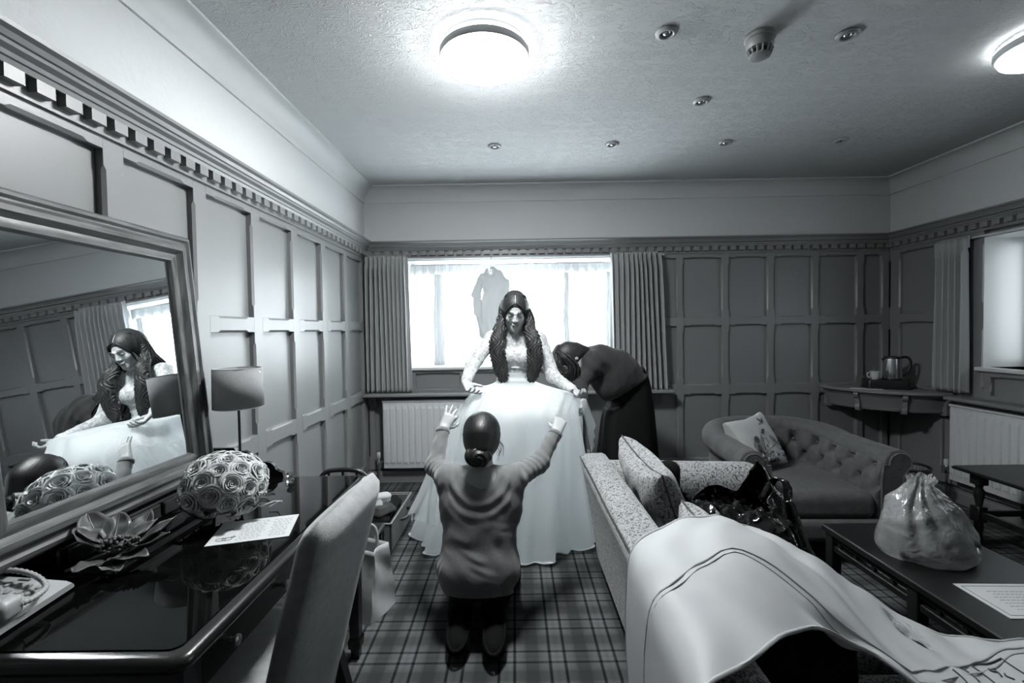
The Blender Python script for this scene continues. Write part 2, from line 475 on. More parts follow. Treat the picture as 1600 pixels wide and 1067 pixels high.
COVE = [(0, 2.655), (.012, 2.655), (.014, 2.665)] + [(.014 + .098 * (1 - math.cos(t * PI / 2 / 8)), 2.665 + .11 * math.sin(t * PI / 2 / 8)) for t in range(1, 9)] + [(.125, ZC - .012), (.125, ZC), (0, ZC)]
def profile_run(mb, wl, prof, u0, u1, mit0=0, mit1=0):
    n = len(prof)
    v = [wl.p(u0 + mit0 * a, a, z) for a, z in prof] + [wl.p(u1 - mit1 * a, a, z) for a, z in prof]
    f = [(k, (k + 1) % n, n + (k + 1) % n, n + k) for k in range(n)] + [tuple(range(n))[::-1], tuple(range(n, 2 * n))]
    return mb.add(v, f)
DENT = MB().box((-.027, 0, -.019), (.027, .030, .019)).mesh('dentil', PAINT)
def dentils(parent, wl, u0, u1, pitch=.0855):
    k = 0; u = u0
    while u < u1:
        o = wl.p(u, .010, 2.176)
        cx = wl.u
        M = Matrix(((cx[0], wl.n[0], 0, o[0]), (cx[1], wl.n[1], 0, o[1]), (0, 0, 1, o[2]), (0, 0, 0, 1)))
        place('dentil', DENT, parent, M); u += pitch
ZR = [(.19, .80), (.895, 1.455), (1.535, 2.095)]

# left wall: u = world y
wl_l = Wall((XL, 0, 0), (0, 1, 0), (1, 0, 0))
mb = MB(); wl_l.box(mb, YF - .1, YB + .1, -.10, -.040, 0, ZC)
wall_left = struct('wall_left', mb, PAINT)
cols = []
for k in range(-8, 5):
    c = 2.503 + .4415 * k
    a, b = c + .042, c + .4415 - .042
    cols.append((a, min(b, YB - .022)))
cols = [c for c in cols if c[1] - c[0] > .1 and c[0] > -1.2]
panelling(wall_left, wl_l, cols, ZR, (cols[0][0] - .08, YB))
mb = MB(); wl_l.box(mb, YF, cols[0][0] - .08, -.04, 0, 0, 2.2); mb.build('plain_panel', PAINT, wall_left)
mb = MB(); wl_l.box(mb, YF, YB, -.04, 0, 2.14, ZC); mb.build('upper_plaster', PLASTER, wall_left)
dentils(wall_left, wl_l, .50, YB - .03)
struct('trim_1', profile_run(MB(), wl_l, CORN, YF, YB, 0, 1), PAINT)['label'] = 'moulded cornice over the left wall panelling'
struct('trim_2', profile_run(MB(), wl_l, COVE, YF, YB, 0, 1), mat('cove_paint', .80, .6), 25)
BASEP = [(0, 0), (.022, 0), (.022, .085), (.014, .098), (.014, .11), (0, .112)]
struct('baseboard_left', profile_run(MB(), wl_l, BASEP, YF, YB, 0, 1), PAINT)

# back wall: u = world x
WX0, WX1, WZ0, WZ1 = -1.02, 1.02, 1.10, 2.115
wl_b = Wall((0, YB, 0), (1, 0, 0), (0, -1, 0))
mb = MB()
for a, b, z0, z1 in ((XL - .1, WX0, 0, ZC), (WX1, XR + .1, 0, ZC), (WX0, WX1, 0, WZ0), (WX0, WX1, WZ1, ZC)):
    wl_b.box(mb, a, b, -.10, -.040, z0, z1)
wall_back = struct('wall_back', mb, PAINT)
bc = [(1.175, 1.54), (1.605, 1.965), (2.035, 2.395), (2.465, 2.815), (2.885, 3.235), (3.31, 3.475)]
panelling(wall_back, wl_b, bc, ZR, (1.10, XR))
panelling(wall_back, wl_b, [(-1.35, -1.12)], ZR, (XL, -1.02))
under = [(-.95, -.53), (-.45, .0), (.08, .50), (.58, .98)]
panelling(wall_back, wl_b, under, [(.19, .80), (.895, 1.04)], (-1.02, 1.10))
mb = MB(); wl_b.box(mb, XL, XR, -.04, 0, 2.14, ZC); mb.build('upper_plaster', PLASTER, wall_back)
dentils(wall_back, wl_b, XL + .05, XR - .02)
struct('trim_3', profile_run(MB(), wl_b, CORN, XL, XR, 1, 1), PAINT)
struct('trim_4', profile_run(MB(), wl_b, COVE, XL, XR, 1, 1), _mats['cove_paint'], 25)
struct('baseboard_back', profile_run(MB(), wl_b, BASEP, XL, XR, 1, 1), PAINT)

# right wall: u = world y
RY0, RY1, RZ0, RZ1 = 1.40, 3.47, 1.105, 2.085
wl_r = Wall((XR, 0, 0), (0, 1, 0), (-1, 0, 0))
mb = MB()
for a, b, z0, z1 in ((YF - .1, RY0, 0, ZC), (RY1, YB + .1, 0, ZC), (RY0, RY1, 0, RZ0), (RY0, RY1, RZ1, ZC)):
    wl_r.box(mb, a, b, -.40, -.040, z0, z1)
wall_right = struct('wall_right', mb, PAINT)
panelling(wall_right, wl_r, [(3.58, 3.80), (3.885, 4.22)], ZR, (3.47, YB))
panelling(wall_right, wl_r, [(1.45, 1.88), (1.96, 2.39), (2.47, 2.90), (2.98, 3.41)], [(.19, .80), (.895, 1.035)], (1.40, 3.47))
panelling(wall_right, wl_r, [(-.75, -.31), (-.23, .21), (.29, .73), (.81, 1.30)], ZR, (-.83, 1.40))
mb = MB(); wl_r.box(mb, YF, -.83, -.04, 0, 0, 2.2); mb.build('plain_panel', PAINT, wall_right)
mb = MB(); wl_r.box(mb, YF, YB, -.04, 0, 2.14, ZC); mb.build('upper_plaster', PLASTER, wall_right)
dentils(wall_right, wl_r, 1.3, YB - .03)
struct('trim_5', profile_run(MB(), wl_r, CORN, YF, YB, 0, 1), PAINT)
struct('trim_6', profile_run(MB(), wl_r, COVE, YF, YB, 0, 1), _mats['cove_paint'], 25)
struct('baseboard_right', profile_run(MB(), wl_r, BASEP, YF, YB, 0, 1), PAINT)
# wall behind the photographer
struct('wall_front', MB().box((XL - .1, YF - .1, 0), (XR + .1, YF, ZC)), PAINT)

# ---- windows
GLASS = bpy.data.materials.new('window_glass'); GLASS.use_nodes = True
nt = GLASS.node_tree; nt.nodes.remove(nt.nodes['Principled BSDF'])
tr = nt.nodes.new('ShaderNodeBsdfTransparent'); tr.inputs[0].default_value = (.95, .97, .98, 1)
gl = nt.nodes.new('ShaderNodeBsdfGlossy'); gl.inputs['Roughness'].default_value = .02
mxs = nt.nodes.new('ShaderNodeMixShader'); mxs.inputs[0].default_value = .06
nt.links.new(tr.outputs[0], mxs.inputs[1]); nt.links.new(gl.outputs[0], mxs.inputs[2]); nt.links.new(mxs.outputs[0], nt.nodes['Material Output'].inputs[0])
def sheer_mat(name, opacity):
    m = bpy.data.materials.new(name); m.use_nodes = True
    nt = m.node_tree; nt.nodes.remove(nt.nodes['Principled BSDF'])
    t = nt.nodes.new('ShaderNodeBsdfTransparent'); a = nt.nodes.new('ShaderNodeBsdfTranslucent'); d = nt.nodes.new('ShaderNodeBsdfDiffuse')
    a.inputs[0].default_value = grey(.88); d.inputs[0].default_value = grey(.85)
    m1 = nt.nodes.new('ShaderNodeMixShader'); m1.inputs[0].default_value = .45
    m2 = nt.nodes.new('ShaderNodeMixShader'); m2.inputs[0].default_value = opacity
    nt.links.new(a.outputs[0], m1.inputs[1]); nt.links.new(d.outputs[0], m1.inputs[2])
    nt.links.new(t.outputs[0], m2.inputs[1]); nt.links.new(m1.outputs[0], m2.inputs[2]); nt.links.new(m2.outputs[0], nt.nodes['Material Output'].inputs[0])
    return m
SHEER = sheer_mat('net_curtain', .7)
NETD = mat('gathered_net', .80, .8)
nt = NETD.node_tree; _t = nt.nodes.new('ShaderNodeBsdfTranslucent'); _t.inputs[0].default_value = grey(.8); _m = nt.nodes.new('ShaderNodeMixShader'); _m.inputs[0].default_value = .045
nt.links.new(nt.nodes['Principled BSDF'].outputs[0], _m.inputs[1]); nt.links.new(_t.outputs[0], _m.inputs[2]); nt.links.new(_m.outputs[0], nt.nodes['Material Output'].inputs[0])
def window(name, wl, u0, u1, z0, z1, depth, mull, m_rev):
    """frame with mullions and panes, set back by depth; reveal lining and sill as parts"""
    fr = MB(); w = .05
    for a, b, p, q in ((u0, u1, z0, z0 + w), (u0, u1, z1 - w, z1), (u0, u0 + w, z0, z1), (u1 - w, u1, z0, z1)):
        wl.box(fr, a, b, -depth - .06, -depth, p, q)
    o = struct(name, fr, WHITE_PAINT)
    for u in mull:
        t = MB(); wl.box(t, u - .035, u + .035, -depth - .055, -depth + .004, z0 + w, z1 - w, .006); t.build('mullion', WHITE_PAINT, o)
    us = [u0 + w] + [x for u in mull for x in (u - .035, u + .035)] + [u1 - w]
    for i in range(0, len(us), 2):
        t = MB(); wl.box(t, us[i], us[i + 1], -depth - .035, -depth - .031, z0 + w, z1 - w); t.build('pane', GLASS, o)
    for nm, a, b, p, q in (('reveal', u0 - .02, u0 + .003, z0, z1), ('reveal', u1 - .003, u1 + .02, z0, z1), ('head', u0 - .02, u1 + .02, z1 - .003, z1 + .02)):
        t = MB(); wl.box(t, a, b, -depth - .06, -.001, p, q); t.build(nm, m_rev, o)
    t = MB(); wl.box(t, u0 - .04, u1 + .04, -depth - .06, .03, z0 - .03, z0, .006); t.build('sill', WHITE_PAINT, o)
    return o
window_1 = window('window_1', wl_b, WX0, WX1, WZ0, WZ1, .22, (-.79, -.12, .545), WHITE_PAINT)
window_2 = window('window_2', wl_r, RY0, RY1, RZ0, RZ1, .33, (2.05, 2.75), WHITE_PAINT)
# wall outside lining of the deep right reveal is the slab itself; back reveal backed by the outer skin
mb = MB()
for a, b, z0, z1 in ((WX0 - .3, WX0 - .02, .9, 2.4), (WX1 + .02, WX1 + .3, .9, 2.4), (WX0 - .3, WX1 + .3, .8, WZ0 - .03), (WX0 - .3, WX1 + .3, WZ1 + .02, 2.5)):
    wl_b.box(mb, a, b, -.30, -.10, z0, z1)
mb.build('outer_leaf', PLASTER, wall_back)
# net curtains
def net(name, label, wl, u0, u1, n, z0, z1, folds, seed, amp=.012, edges=()):
    r = random.Random(seed); ph = r.uniform(0, 6)
    def fn(a, b):
        u = lerp(u0, u1, a); z = lerp(z0, z1, b)
        g = max(0, (b - .86) / .14)
        w = amp * (math.sin(folds * 6.28 * a + ph) + .5 * math.sin(folds * 2.3 * 6.28 * a + ph * 2 + b)) * (1 - .5 * g) + g * .006 * math.sin(folds * 5 * 6.28 * a)
        return wl.p(u, n + w, z)
    o = MB().grid(fn, 150, 14).build(name, SHEER, None, 180)
    tag(o, label, 'net curtain')
    h = MB().grid(lambda a, b: wl.p(lerp(u0, u1, a), n - .012 + .007 * math.sin(folds * 6 * 6.28 * a + 1), lerp(z1 - .085, z1 + .012, b)), 260, 3).build('gathered_heading', NETD, o, 180)
    for uc, hw in edges:
        MB().grid(lambda a, b: wl.p(uc + hw * (1.35 - .35 * b) * (2 * a - 1) + .006 * math.sin(9 * b), n + .016 + .006 * math.sin(a * 19), lerp(z0 + .002, z1 - .08, b)), 24, 10).build('gathered_edge', NETD, o, 180)
    return o
net('net_curtain', 'white net curtain over the window behind the bride, left of the hanging dress', wl_b, -1.01, -.25, -.10, 1.105, 2.07, 9, 1, edges=((-.735, .040),))
net('net_curtain', 'white net curtain over the window behind the bride, right of the hanging dress', wl_b, -.24, 1.01, -.10, 1.105, 2.07, 13, 2, edges=((.505, .022), (.92, .03)))
net('net_curtain', 'white net curtain drawn across the side window', wl_r, 2.0, 3.30, -.26, 1.11, 2.03, 14, 3, edges=((3.24, .05),))
for pl, w_, a, b, n_, z_ in (('w', wl_b, -1.0, 1.0, -.105, 2.085), ('r', wl_r, 1.45, 3.44, -.265, 2.045)):
    o = MB().tube([w_.p(a, n_, z_), w_.p(b, n_, z_)], .006, 8).build('curtain_wire', CHROME)
    tag(o, 'thin wire carrying the net curtains across the ' + ('back window' if pl == 'w' else 'side window'), 'curtain wire')

# ---- lined curtains with pencil-pleat headings
CURT = mat('curtain_linen', 0.46, 0.8, bump=(220, 0.25), sheen=.2)
def curtain(label, wl, u0, u1, n, z0, z1, folds, seed, flare=0.0):
    r = random.Random(seed)
    ph = [r.uniform(0, 6.28) for _ in range(4)]
    zh = z1 - .085
    def fn(a, b):
        z = lerp(z0, z1, b)
        u = lerp(u0 - flare * (1 - b) * .0, u1 + flare * (1 - b), a)
        warp = a + .025 * math.sin(5 * a + ph[0]) + .012 * math.sin(2.5 * b + ph[1] + 9 * a)
        t = folds * 2 * PI * warp
        w = math.sin(t); w = math.copysign(abs(w) ** .75, w) * (1 + .3 * math.sin(3 * a + ph[2]))
        body = .034 * w * min(1, (z1 - z) / .10 * .55 + .35)
        if z > zh: body = .020 * w
        if abs(z - zh) < .012: body *= .65
        return wl.p(u + .010 * math.cos(t) , n + body, z)
    o = MB().grid(fn, folds * 14, 40).build('curtain', CURT, None, 180, solid=.006)
    tag(o, label, 'curtain')
    hd = MB()
    hd.grid(lambda a, b: wl.p(lerp(u0 + .004, u1 - .004, a), n - .022 + .012 * math.sin(folds * 4 * PI * a), lerp(z1 - .08, z1 + .012, b)), folds * 20, 3).build('heading_tape', CURT, o, 180)
    return o
curtain('grey pleated curtain at the left end of the back window', wl_b, XL + .035, -1.0, .075, .875, 2.145, 10, 4, .02)
curtain('grey pleated curtain beside the bent woman in black skirt', wl_b, .90, 1.36, .075, .860, 2.14, 10, 5, .05)
curtain('dark grey pleated curtain beside the corner shelf with kettle', wl_r, 3.52, 3.80, .075, .90, 2.10, 5, 6)
o = MB().box((WX0 - .42, YB - .030, 2.118), (WX1 + .40, YB - .004, 2.134), .004).build('curtain_rail', WHITE_PAINT); tag(o, 'white curtain rail under the cornice over the back window', 'curtain rail')
o = MB().box((XR - .030, 1.2, 2.088), (XR - .004, 3.85, 2.103), .004).build('curtain_rail', WHITE_PAINT); tag(o, 'white curtain rail over the side window', 'curtain rail')

# ---- shelves over the radiators
mb = MB(); mb.box((XL, YB - .17, .838), (1.47, YB, .866), .006)
sh = struct('trim_7', mb, PAINT); sh['label'] = 'ledge running under the back window above the radiator'
def bracket_scroll(parent, wl, u, z, d=.12, h=.12, w=.022, m=None):
    P = [(0, z), (d, z), (d, z - .02)] + [(d * (1 - .75 * math.sin(t * PI / 2 / 6)), z - .02 - (h - .03) * (1 - math.cos(t * PI / 2 / 6))) for t in range(1, 7)] + [(d * .18, z - h), (0, z - h)]
    MB().prism(P, lambda a, b, c: wl.p(c, a, b), u - w / 2, u + w / 2).build('bracket', m or PAINT, parent)
for x in (-1.33, 1.38): bracket_scroll(sh, wl_b, x, .838)
mb = MB(); mb.box((XR - .16, 1.2, .838), (XR, 3.62, .866), .006)
sr = struct('trim_8', mb, PAINT); sr['label'] = 'ledge under the side window above the radiator'

# ---- radiators
def radiator(label, wl, u0, u1, z0, z1, n):
    root = thing('radiator', label, 'radiator', wl.p((u0 + u1) / 2, n, 0))
    off = -root.location
    def add(mb, nm, m, sm=None): mb.shift(off); return mb.build(nm, m, root, sm)
    pitch = .0575; k = int(round((u1 - u0) / pitch)); prof = []
    for i in range(k):
        a = u0 + i * (u1 - u0) / k; q = (u1 - u0) / k
        prof += [(a, 0), (a + q * .10, 0), (a + q * .22, .011), (a + q * .78, .011), (a + q * .90, 0)]
    prof.append((u1, 0))
    za, zb = z0 + .045, z1 - .055
    v = []; f = []
    zs = [(z0, -.002, 0), (za - .006, 0, 0), (za + .012, 0, 1), (zb - .012, 0, 1), (zb + .006, 0, 0), (z1, -.002, 0)]
    for z, b_, s_ in zs: v += [wl.p(a, n + b_ + d * s_, z) for a, d in prof]
    N = len(prof)
    for j in range(len(zs) - 1):
        for i in range(N - 1): f.append((j * N + i, j * N + i + 1, (j + 1) * N + i + 1, (j + 1) * N + i))
    add(MB().add(v, f), 'front_panel', RAD, 30)
    t = MB(); wl.box(t, u0 - .004, u1 + .004, n - .075, n - .003, z0 + .02, z1 - .004, .004); add(t, 'casing', RAD)
    t = MB(); wl.box(t, u0 - .008, u1 + .008, n - .085, n + .008, z1 - .006, z1 + .012, .004); add(t, 'top_grille', RAD)
    for uu, s in ((u0, -1), (u1, 1)):
        t = MB().tube([wl.p(uu + s * .002, n - .035, z0 + .055), wl.p(uu + s * .06, n - .035, z0 + .055), wl.p(uu + s * .06, n - .035, .002)], .009, 10)
        add(t, 'pipe', mat('pipe_paint', .12, .4), 40)
    for uu in (u0 - .06, u1 + .06):
        c = wl.p(uu, n - .035, 0)
        t = MB().lathe([(.017, z0 + .03), (.019, z0 + .05), (.015, z0 + .085), (.013, z0 + .09)], (c[0], c[1], 0), 14); vb = add(t, 'valve', CHROME, 40)
        t = MB().lathe([(.014, z0 + .09), (.018, z0 + .095), (.018, z0 + .135), (.013, z0 + .142)], (c[0], c[1], 0), 14).shift(off); t.build('valve_cap', WHITE_PAINT, vb, 40)
    return root
radiator('white ribbed radiator under the back window beside the suitcase', wl_b, -1.24, .62, .165, .79, .11)
radiator('dark ribbed radiator under the side window', wl_r, 1.75, 3.62, .20, .79, .10)

# ---- ceiling fittings
DIFF = mat('lamp_diffuser', .9, .3, emit=1)
def ceiling_lamp(label, x, y, emit, gapw):
    root = thing('ceiling_light', label, 'ceiling light', (x, y, ZC))
    R = .212
    MB().lathe([(R * .80, -.001), (R * .96, -.001), (R * .96, -.018), (R * .80, -.020)], n=64).build('base', WHITE_PAINT, root, 40)
    MB().lathe([(R * .90, -.0285), (R, -.0285), (R * 1.005, -.052), (R * .985, -.062), (R * .955, -.062), (R * .955, -.03)], n=64).build('rim', WHITE_PAINT, root, 40)
    m = mat('lamp_diffuser_%d' % round(emit * 10), .9, .3, emit=emit)
    MB().lathe([(R * .955, -.050), (R * .950, -.062), (R * .92, -.078), (R * .8, -.091), (R * .5, -.098), (.001, -.099)], n=64).build('diffuser', m, root, 60)
    # light escaping from the opal rim onto the ceiling round the fitting
    gap = MB().grid(lambda a, b: (R * .985 * math.cos(2 * PI * a), R * .985 * math.sin(2 * PI * a), -.021 - .007 * b), 64, 2, True); gap.build('rim_gap', mat('rim_glow_%d' % round(emit * 10), .9, .3, emit=gapw / (PI * .0092)), root, 60)
    return root
ceiling_lamp('lit round ceiling light above the bride and her helpers', -.123, 2.20, LAMP_POWER, 1.1)
ceiling_lamp('round ceiling light at the right edge by the side window', 2.56, 2.18, LAMP_POWER_FAR, .6)
SPOT_LABELS = [('chrome-centred white downlight nearest the bride’s ceiling light', .711, 2.11), ('white downlight between the smoke detector and the right-hand ceiling light', 1.56, 2.15),
               ('white downlight alone behind the smoke detector', 1.13, 2.75), ('first white downlight from the left wall near the back window', -.125, 3.36),
               ('second white downlight from the left wall near the back window', .732, 3.36), ('third white downlight from the left wall near the back window', 1.56, 3.37),
               ('white downlight nearest the right back corner', 2.395, 3.365)]
sroot = None
for lb, x, y in SPOT_LABELS:
    if sroot is None:
        sroot = thing('downlight', lb, 'downlight', (x, y, ZC), 0, 'recessed ceiling downlights')
        MB().lathe([(.030, -.002), (.048, -.001), (.050, -.006), (.046, -.012), (.034, -.016), (.028, -.013), (.027, -.004)], n=32).build('bezel', mat('downlight_bezel', .5, .4), sroot, 40)
        MB().lathe([(.027, -.004), (.024, -.003), (.001, -.0025)], n=24).build('recess', BLACK, sroot, 60)
        b = MB().lathe([(.018, -.004), (.017, -.010), (.010, -.014), (.001, -.015)], n=20).build('bulb', CHROME, sroot, 60)
    else:
        c = copy_tree(sroot); c.location = (x, y, ZC); c['label'] = lb
sd = thing('smoke_detector', 'white domed smoke detector with dark slots between two downlights', 'smoke detector', (1.158, 2.155, ZC))
SDM = mat('detector_plastic', .4, .4)
MB().lathe([(.062, -.001), (.066, -.004), (.066, -.018), (.060, -.022), (.055, -.022)], n=36).build('base', SDM, sd, 40)
MB().lathe([(.058, -.022), (.060, -.030), (.060, -.046), (.054, -.060), (.040, -.066), (.040, -.052)], n=36).build('body', SDM, sd, 40)
MB().lathe([(.041, -.060), (.041, -.092), (.001, -.092)], n=28).build('chamber', BLACK, sd, 40)
for k in range(14):
    t = 2 * PI * k / 14
    MB().tube([(.054 * math.cos(t), .054 * math.sin(t), -.062), (.044 * math.cos(t), .044 * math.sin(t), -.092)], .0045, 6).build('rib', SDM, sd)
MB().lathe([(.047, -.088), (.047, -.094), (.036, -.100), (.001, -.102)], n=28).build('cap', SDM, sd, 40)
MB().lathe([(.004, -.101), (.004, -.104), (.001, -.105)], (.02, -.02, 0), n=10).build('indicator', CHROME, sd)

# ---- corner shelf (quarter round, with panelled apron and scroll brackets)
cs = thing('corner_shelf', 'curved grey corner shelf with panelled apron and scroll brackets', 'shelf', (XR, YB, 0))
CR = .665
arc = lambda r, t, z: (-r * math.sin(t), -r * math.cos(t), z)   # t 0 = along the right wall, pi/2 = along the back wall
def sweep_arc(mb, prof, t0, t1, n=28):
    v = []
    for i in range(n + 1):
        t = lerp(t0, t1, i / n); v += [arc(r, t, z) for r, z in prof]
    k = len(prof)
    f = [(i * k + j, i * k + (j + 1) % k, (i + 1) * k + (j + 1) % k, (i + 1) * k + j) for i in range(n) for j in range(k)]
    f += [tuple(range(k))[::-1], tuple(n * k + j for j in range(k))]
    return mb.add(v, f)
sweep_arc(MB(), [(.002, .848), (CR - .01, .848), (CR, .855), (CR, .868), (CR - .006, .876), (.002, .876)], 0.0, PI / 2).build('shelf_top', PAINT, cs, 30)
sweep_arc(MB(), [(CR - .06, .848), (CR - .045, .848), (CR - .10, .70), (CR - .115, .70)], 0.0, PI / 2).build('apron', PAINT, cs, 30)
for i in range(3):
    a, b = PI / 2 * i / 3 + .05, PI / 2 * (i + 1) / 3 - .05
    sweep_arc(MB(), [(CR - .108, .70), (CR - .088, .70), (CR - .080, .718), (CR - .098, .722)], a, b, 10).build('apron_moulding', PAINT, cs, 30)
    sweep_arc(MB(), [(CR - .050, .848), (CR - .030, .848), (CR - .038, .828), (CR - .056, .832)], a, b, 10).build('apron_moulding', PAINT, cs, 30)
for i in range(4):
    t = PI / 2 * i / 3; t = min(max(t, .03), PI / 2 - .03)
    P = [(CR - .13, .85), (CR - .02, .85), (CR - .012, .83), (CR - .02, .81), (CR - .045, .79), (CR - .052, .74), (CR - .045, .715), (CR - .05, .69), (CR - .08, .678), (CR - .13, .69)]
    w = .017
    def fn(r, z, h, t=t):
        p = Vector(arc(r, t, z)); s = Vector((-math.cos(t), math.sin(t), 0)); return p + s * h
    MB().prism(P, fn, -w, w).build('bracket', PAINT, cs)
# ================================================================ FURNITURE
# ---- dressing desk along the left wall, glass on top
DZ = .80
GLOSS = mat('desk_glass_top', 0.003, 0.015, spec=.12)
DESK = mat('desk_wood', 0.010, 0.26, spec=.5, var=(7, .4), coat=.15)
desk = thing('desk', 'dark glossy writing desk with black glass top against the left wall', 'desk', (-1.035, 1.48, 0))
def at_desk(mb): return mb.shift((1.035, -1.48, 0))
DX0, DX1, DY0, DY1 = -1.40, -.672, .885, 2.06
def rrect(x0, x1, y0, y1, r, n=6):
    P = []
    for cx, cy, a0 in ((x1 - r, y1 - r, 0), (x0 + r, y1 - r, 90), (x0 + r, y0 + r, 180), (x1 - r, y0 + r, 270)):
        for k in range(n + 1):
            t = math.radians(a0 + 90 * k / n); P.append((cx + r * math.cos(t), cy + r * math.sin(t)))
    return P
# moulded edge: stack of outlines
def stack(mb, outl, zs):
    n = len(outl[0]); v = []
    for o_, z in zip(outl, zs): v += [(x, y, z) for x, y in o_]
    f = [(i * n + k, i * n + (k + 1) % n, (i + 1) * n + (k + 1) % n, (i + 1) * n + k) for i in range(len(zs) - 1) for k in range(n)]
    f += [tuple(range(n))[::-1], tuple((len(zs) - 1) * n + k for k in range(n))]
    return mb.add(v, f)
ol = lambda e: rrect(DX0 + .0, DX1 + e, DY0 - e, DY1 + e, .035 + max(e, -.02) * .5)
mb = stack(MB(), [ol(-.016), ol(-.004), ol(0), ol(.001), ol(-.002), ol(-.010), ol(-.020)], [DZ - .040, DZ - .034, DZ - .026, DZ - .018, DZ - .010, DZ - .005, DZ - .003])
at_desk(mb).build('top', DESK, desk, 40)
mb = stack(MB(), [ol(-.034), ol(-.032), ol(-.033)], [DZ - .006, DZ - .002, DZ])
at_desk(mb).build('glass_top', GLOSS, desk, 30)
at_desk(MB().box((DX0 + .02, DY0 + .05, DZ - .15), (DX1 - .05, DY0 + .07, DZ - .04))).build('apron', DESK, desk)
at_desk(MB().box((DX0 + .02, DY1 - .07, DZ - .15), (DX1 - .05, DY1 - .05, DZ - .04))).build('apron', DESK, desk)
at_desk(MB().box((DX1 - .065, DY0 + .05, DZ - .15), (DX1 - .045, DY1 - .05, DZ - .04))).build('apron', DESK, desk)
at_desk(MB().box((DX0 + .02, DY0 + .05, DZ - .15), (DX0 + .04, DY1 - .05, DZ - .04))).build('apron', DESK, desk)
for k in range(2):
    a = DY0 + .10 + k * .49
    dr = at_desk(MB().box((DX1 - .052, a, DZ - .140), (DX1 - .034, a + .44, DZ - .052), .005)).build('drawer', DESK, desk)
    for q in (.10, .34):
        mb = MB().lathe([(.006, 0), (.006, .010), (.013, .016), (.013, .022), (.004, .027)], n=12, axis='x'); mb.shift((DX1 - .034, a + q, DZ - .096)); at_desk(mb).build('knob', mat('brass', .5, .3, metal=1), dr, 40)
for x in (DX0 + .045, DX1 - .055):
    for y in (DY0 + .065, DY1 - .075):
        mb = MB()
        w0, w1 = .026, .020
        v = []
        for z, w in ((0, .017), (.05, .019), (.052, .026), (.085, .028), (.10, .021), (.55, .026), (DZ - .04, .028)):
            v += [(x - w, y - w, z), (x + w, y - w, z), (x + w, y + w, z), (x - w, y + w, z)]
        f = [(i * 4 + k, i * 4 + (k + 1) % 4, (i + 1) * 4 + (k + 1) % 4, (i + 1) * 4 + k) for i in range(6) for k in range(4)] + [(3, 2, 1, 0), (24, 25, 26, 27)]
        at_desk(mb.add(v, f)).build('leg', DESK, desk)
# low gallery at the back with scalloped end, crystal knobs
at_desk(MB().box((DX0, 1.225, DZ), (-1.262, 1.94, DZ + .062), .004)).build('gallery', DESK, desk)
for k in range(2):
    d = at_desk(MB().box((-1.264, 1.245 + k * .345, DZ + .008), (-1.250, 1.575 + k * .345, DZ + .056), .004)).build('gallery_drawer', DESK, desk)
S = [(-1.40, .0), (-1.40, .135), (-1.27, .135), (-1.262, .122), (-1.245, .118), (-1.225, .120), (-1.205, .112), (-1.195, .096), (-1.19, .080), (-1.175, .068), (-1.155, .066), (-1.13, .070), (-1.105, .064), (-1.09, .050), (-1.085, .034), (-1.07, .026), (-1.055, .022), (-1.05, .0)]
at_desk(MB().prism(S, lambda a, b, h: (a, h, DZ + b), 2.025, 2.045)).build('scalloped_end', DESK, desk)
CRYS = mat('cut_glass', .8, .04, spec=.8, trans=.9)
kb = thing('glass_bottle', 'small cut-glass stopper bottle by the scalloped end of the desk', 'bottle', (-.985, 1.955, DZ))
MB().lathe([(.014, 0), (.018, .004), (.018, .012), (.011, .018), (.007, .022)], n=8).build('body', CRYS, kb)
MB().lathe([(.006, .022), (.013, .027), (.016, .034), (.012, .042), (.003, .046)], n=8).build('stopper', CRYS, kb)

# ---- leaning mirror on the desk gallery
PINE = mat('mirror_pine', 0.17, 0.42, bump=(30, .1), spec=.4)
nt, bs, NN, LK = nodes_of(PINE)
tc = NN('ShaderNodeTexCoord'); mp = NN('ShaderNodeMapping'); mp.inputs['Scale'].default_value = (14, 1.2, 14); LK(tc.outputs['Object'], mp.inputs[0])
nz = NN('ShaderNodeTexNoise'); nz.inputs['Scale'].default_value = 5; nz.inputs['Detail'].default_value = 6; LK(mp.outputs[0], nz.inputs['Vector'])
LK(ramp(nt, nz.outputs['Fac'], [(.3, .05), (.5, .12), (.7, .20)], k=ALB), bs.inputs['Base Color'])
MIR = mat('mirror_silver', .86, 0.0, metal=1.0)
mirror = thing('mirror', 'large pine-framed mirror leaning on the left wall above the desk', 'mirror', (-1.290, 1.30, DZ + .066))
lean = math.radians(4.7)
# frame coordinates: y along wall, s up the frame, n out of the frame
def mf(y, s, n):
    return (-s * math.sin(lean) + n * math.cos(lean), y - 1.30, s * math.cos(lean) + n * math.sin(lean))
MY0, MY1, MS1 = 1.02, 1.90, .985
FP = [(0, -.03), (0, .012), (.010, .026), (.022, .030), (.030, .022), (.036, .022), (.050, .034), (.066, .034), (.076, .022), (.082, .016), (.090, .018), (.108, .014), (.114, .006), (.116, -.004), (.116, -.03)]
def frame_side(kind):
    v = []
    for d, n in FP:
        if kind == 'top': v += [mf(MY0 + d, MS1 - d, n), mf(MY1 - d, MS1 - d, n)]
        if kind == 'bottom': v += [mf(MY0 + d, d, n), mf(MY1 - d, d, n)]
        if kind == 'far': v += [mf(MY1 - d, d, n), mf(MY1 - d, MS1 - d, n)]
        if kind == 'near': v += [mf(MY0 + d, d, n), mf(MY0 + d, MS1 - d, n)]
    n = len(FP)
    f = [(2 * i, 2 * i + 1, 2 * ((i + 1) % n) + 1, 2 * ((i + 1) % n)) for i in range(n)] + [tuple(2 * i for i in range(n)), tuple(2 * i + 1 for i in range(n))[::-1]]
    return MB().add(v, f)
PINE_V = PINE.copy(); PINE_V.name = 'mirror_pine_upright'
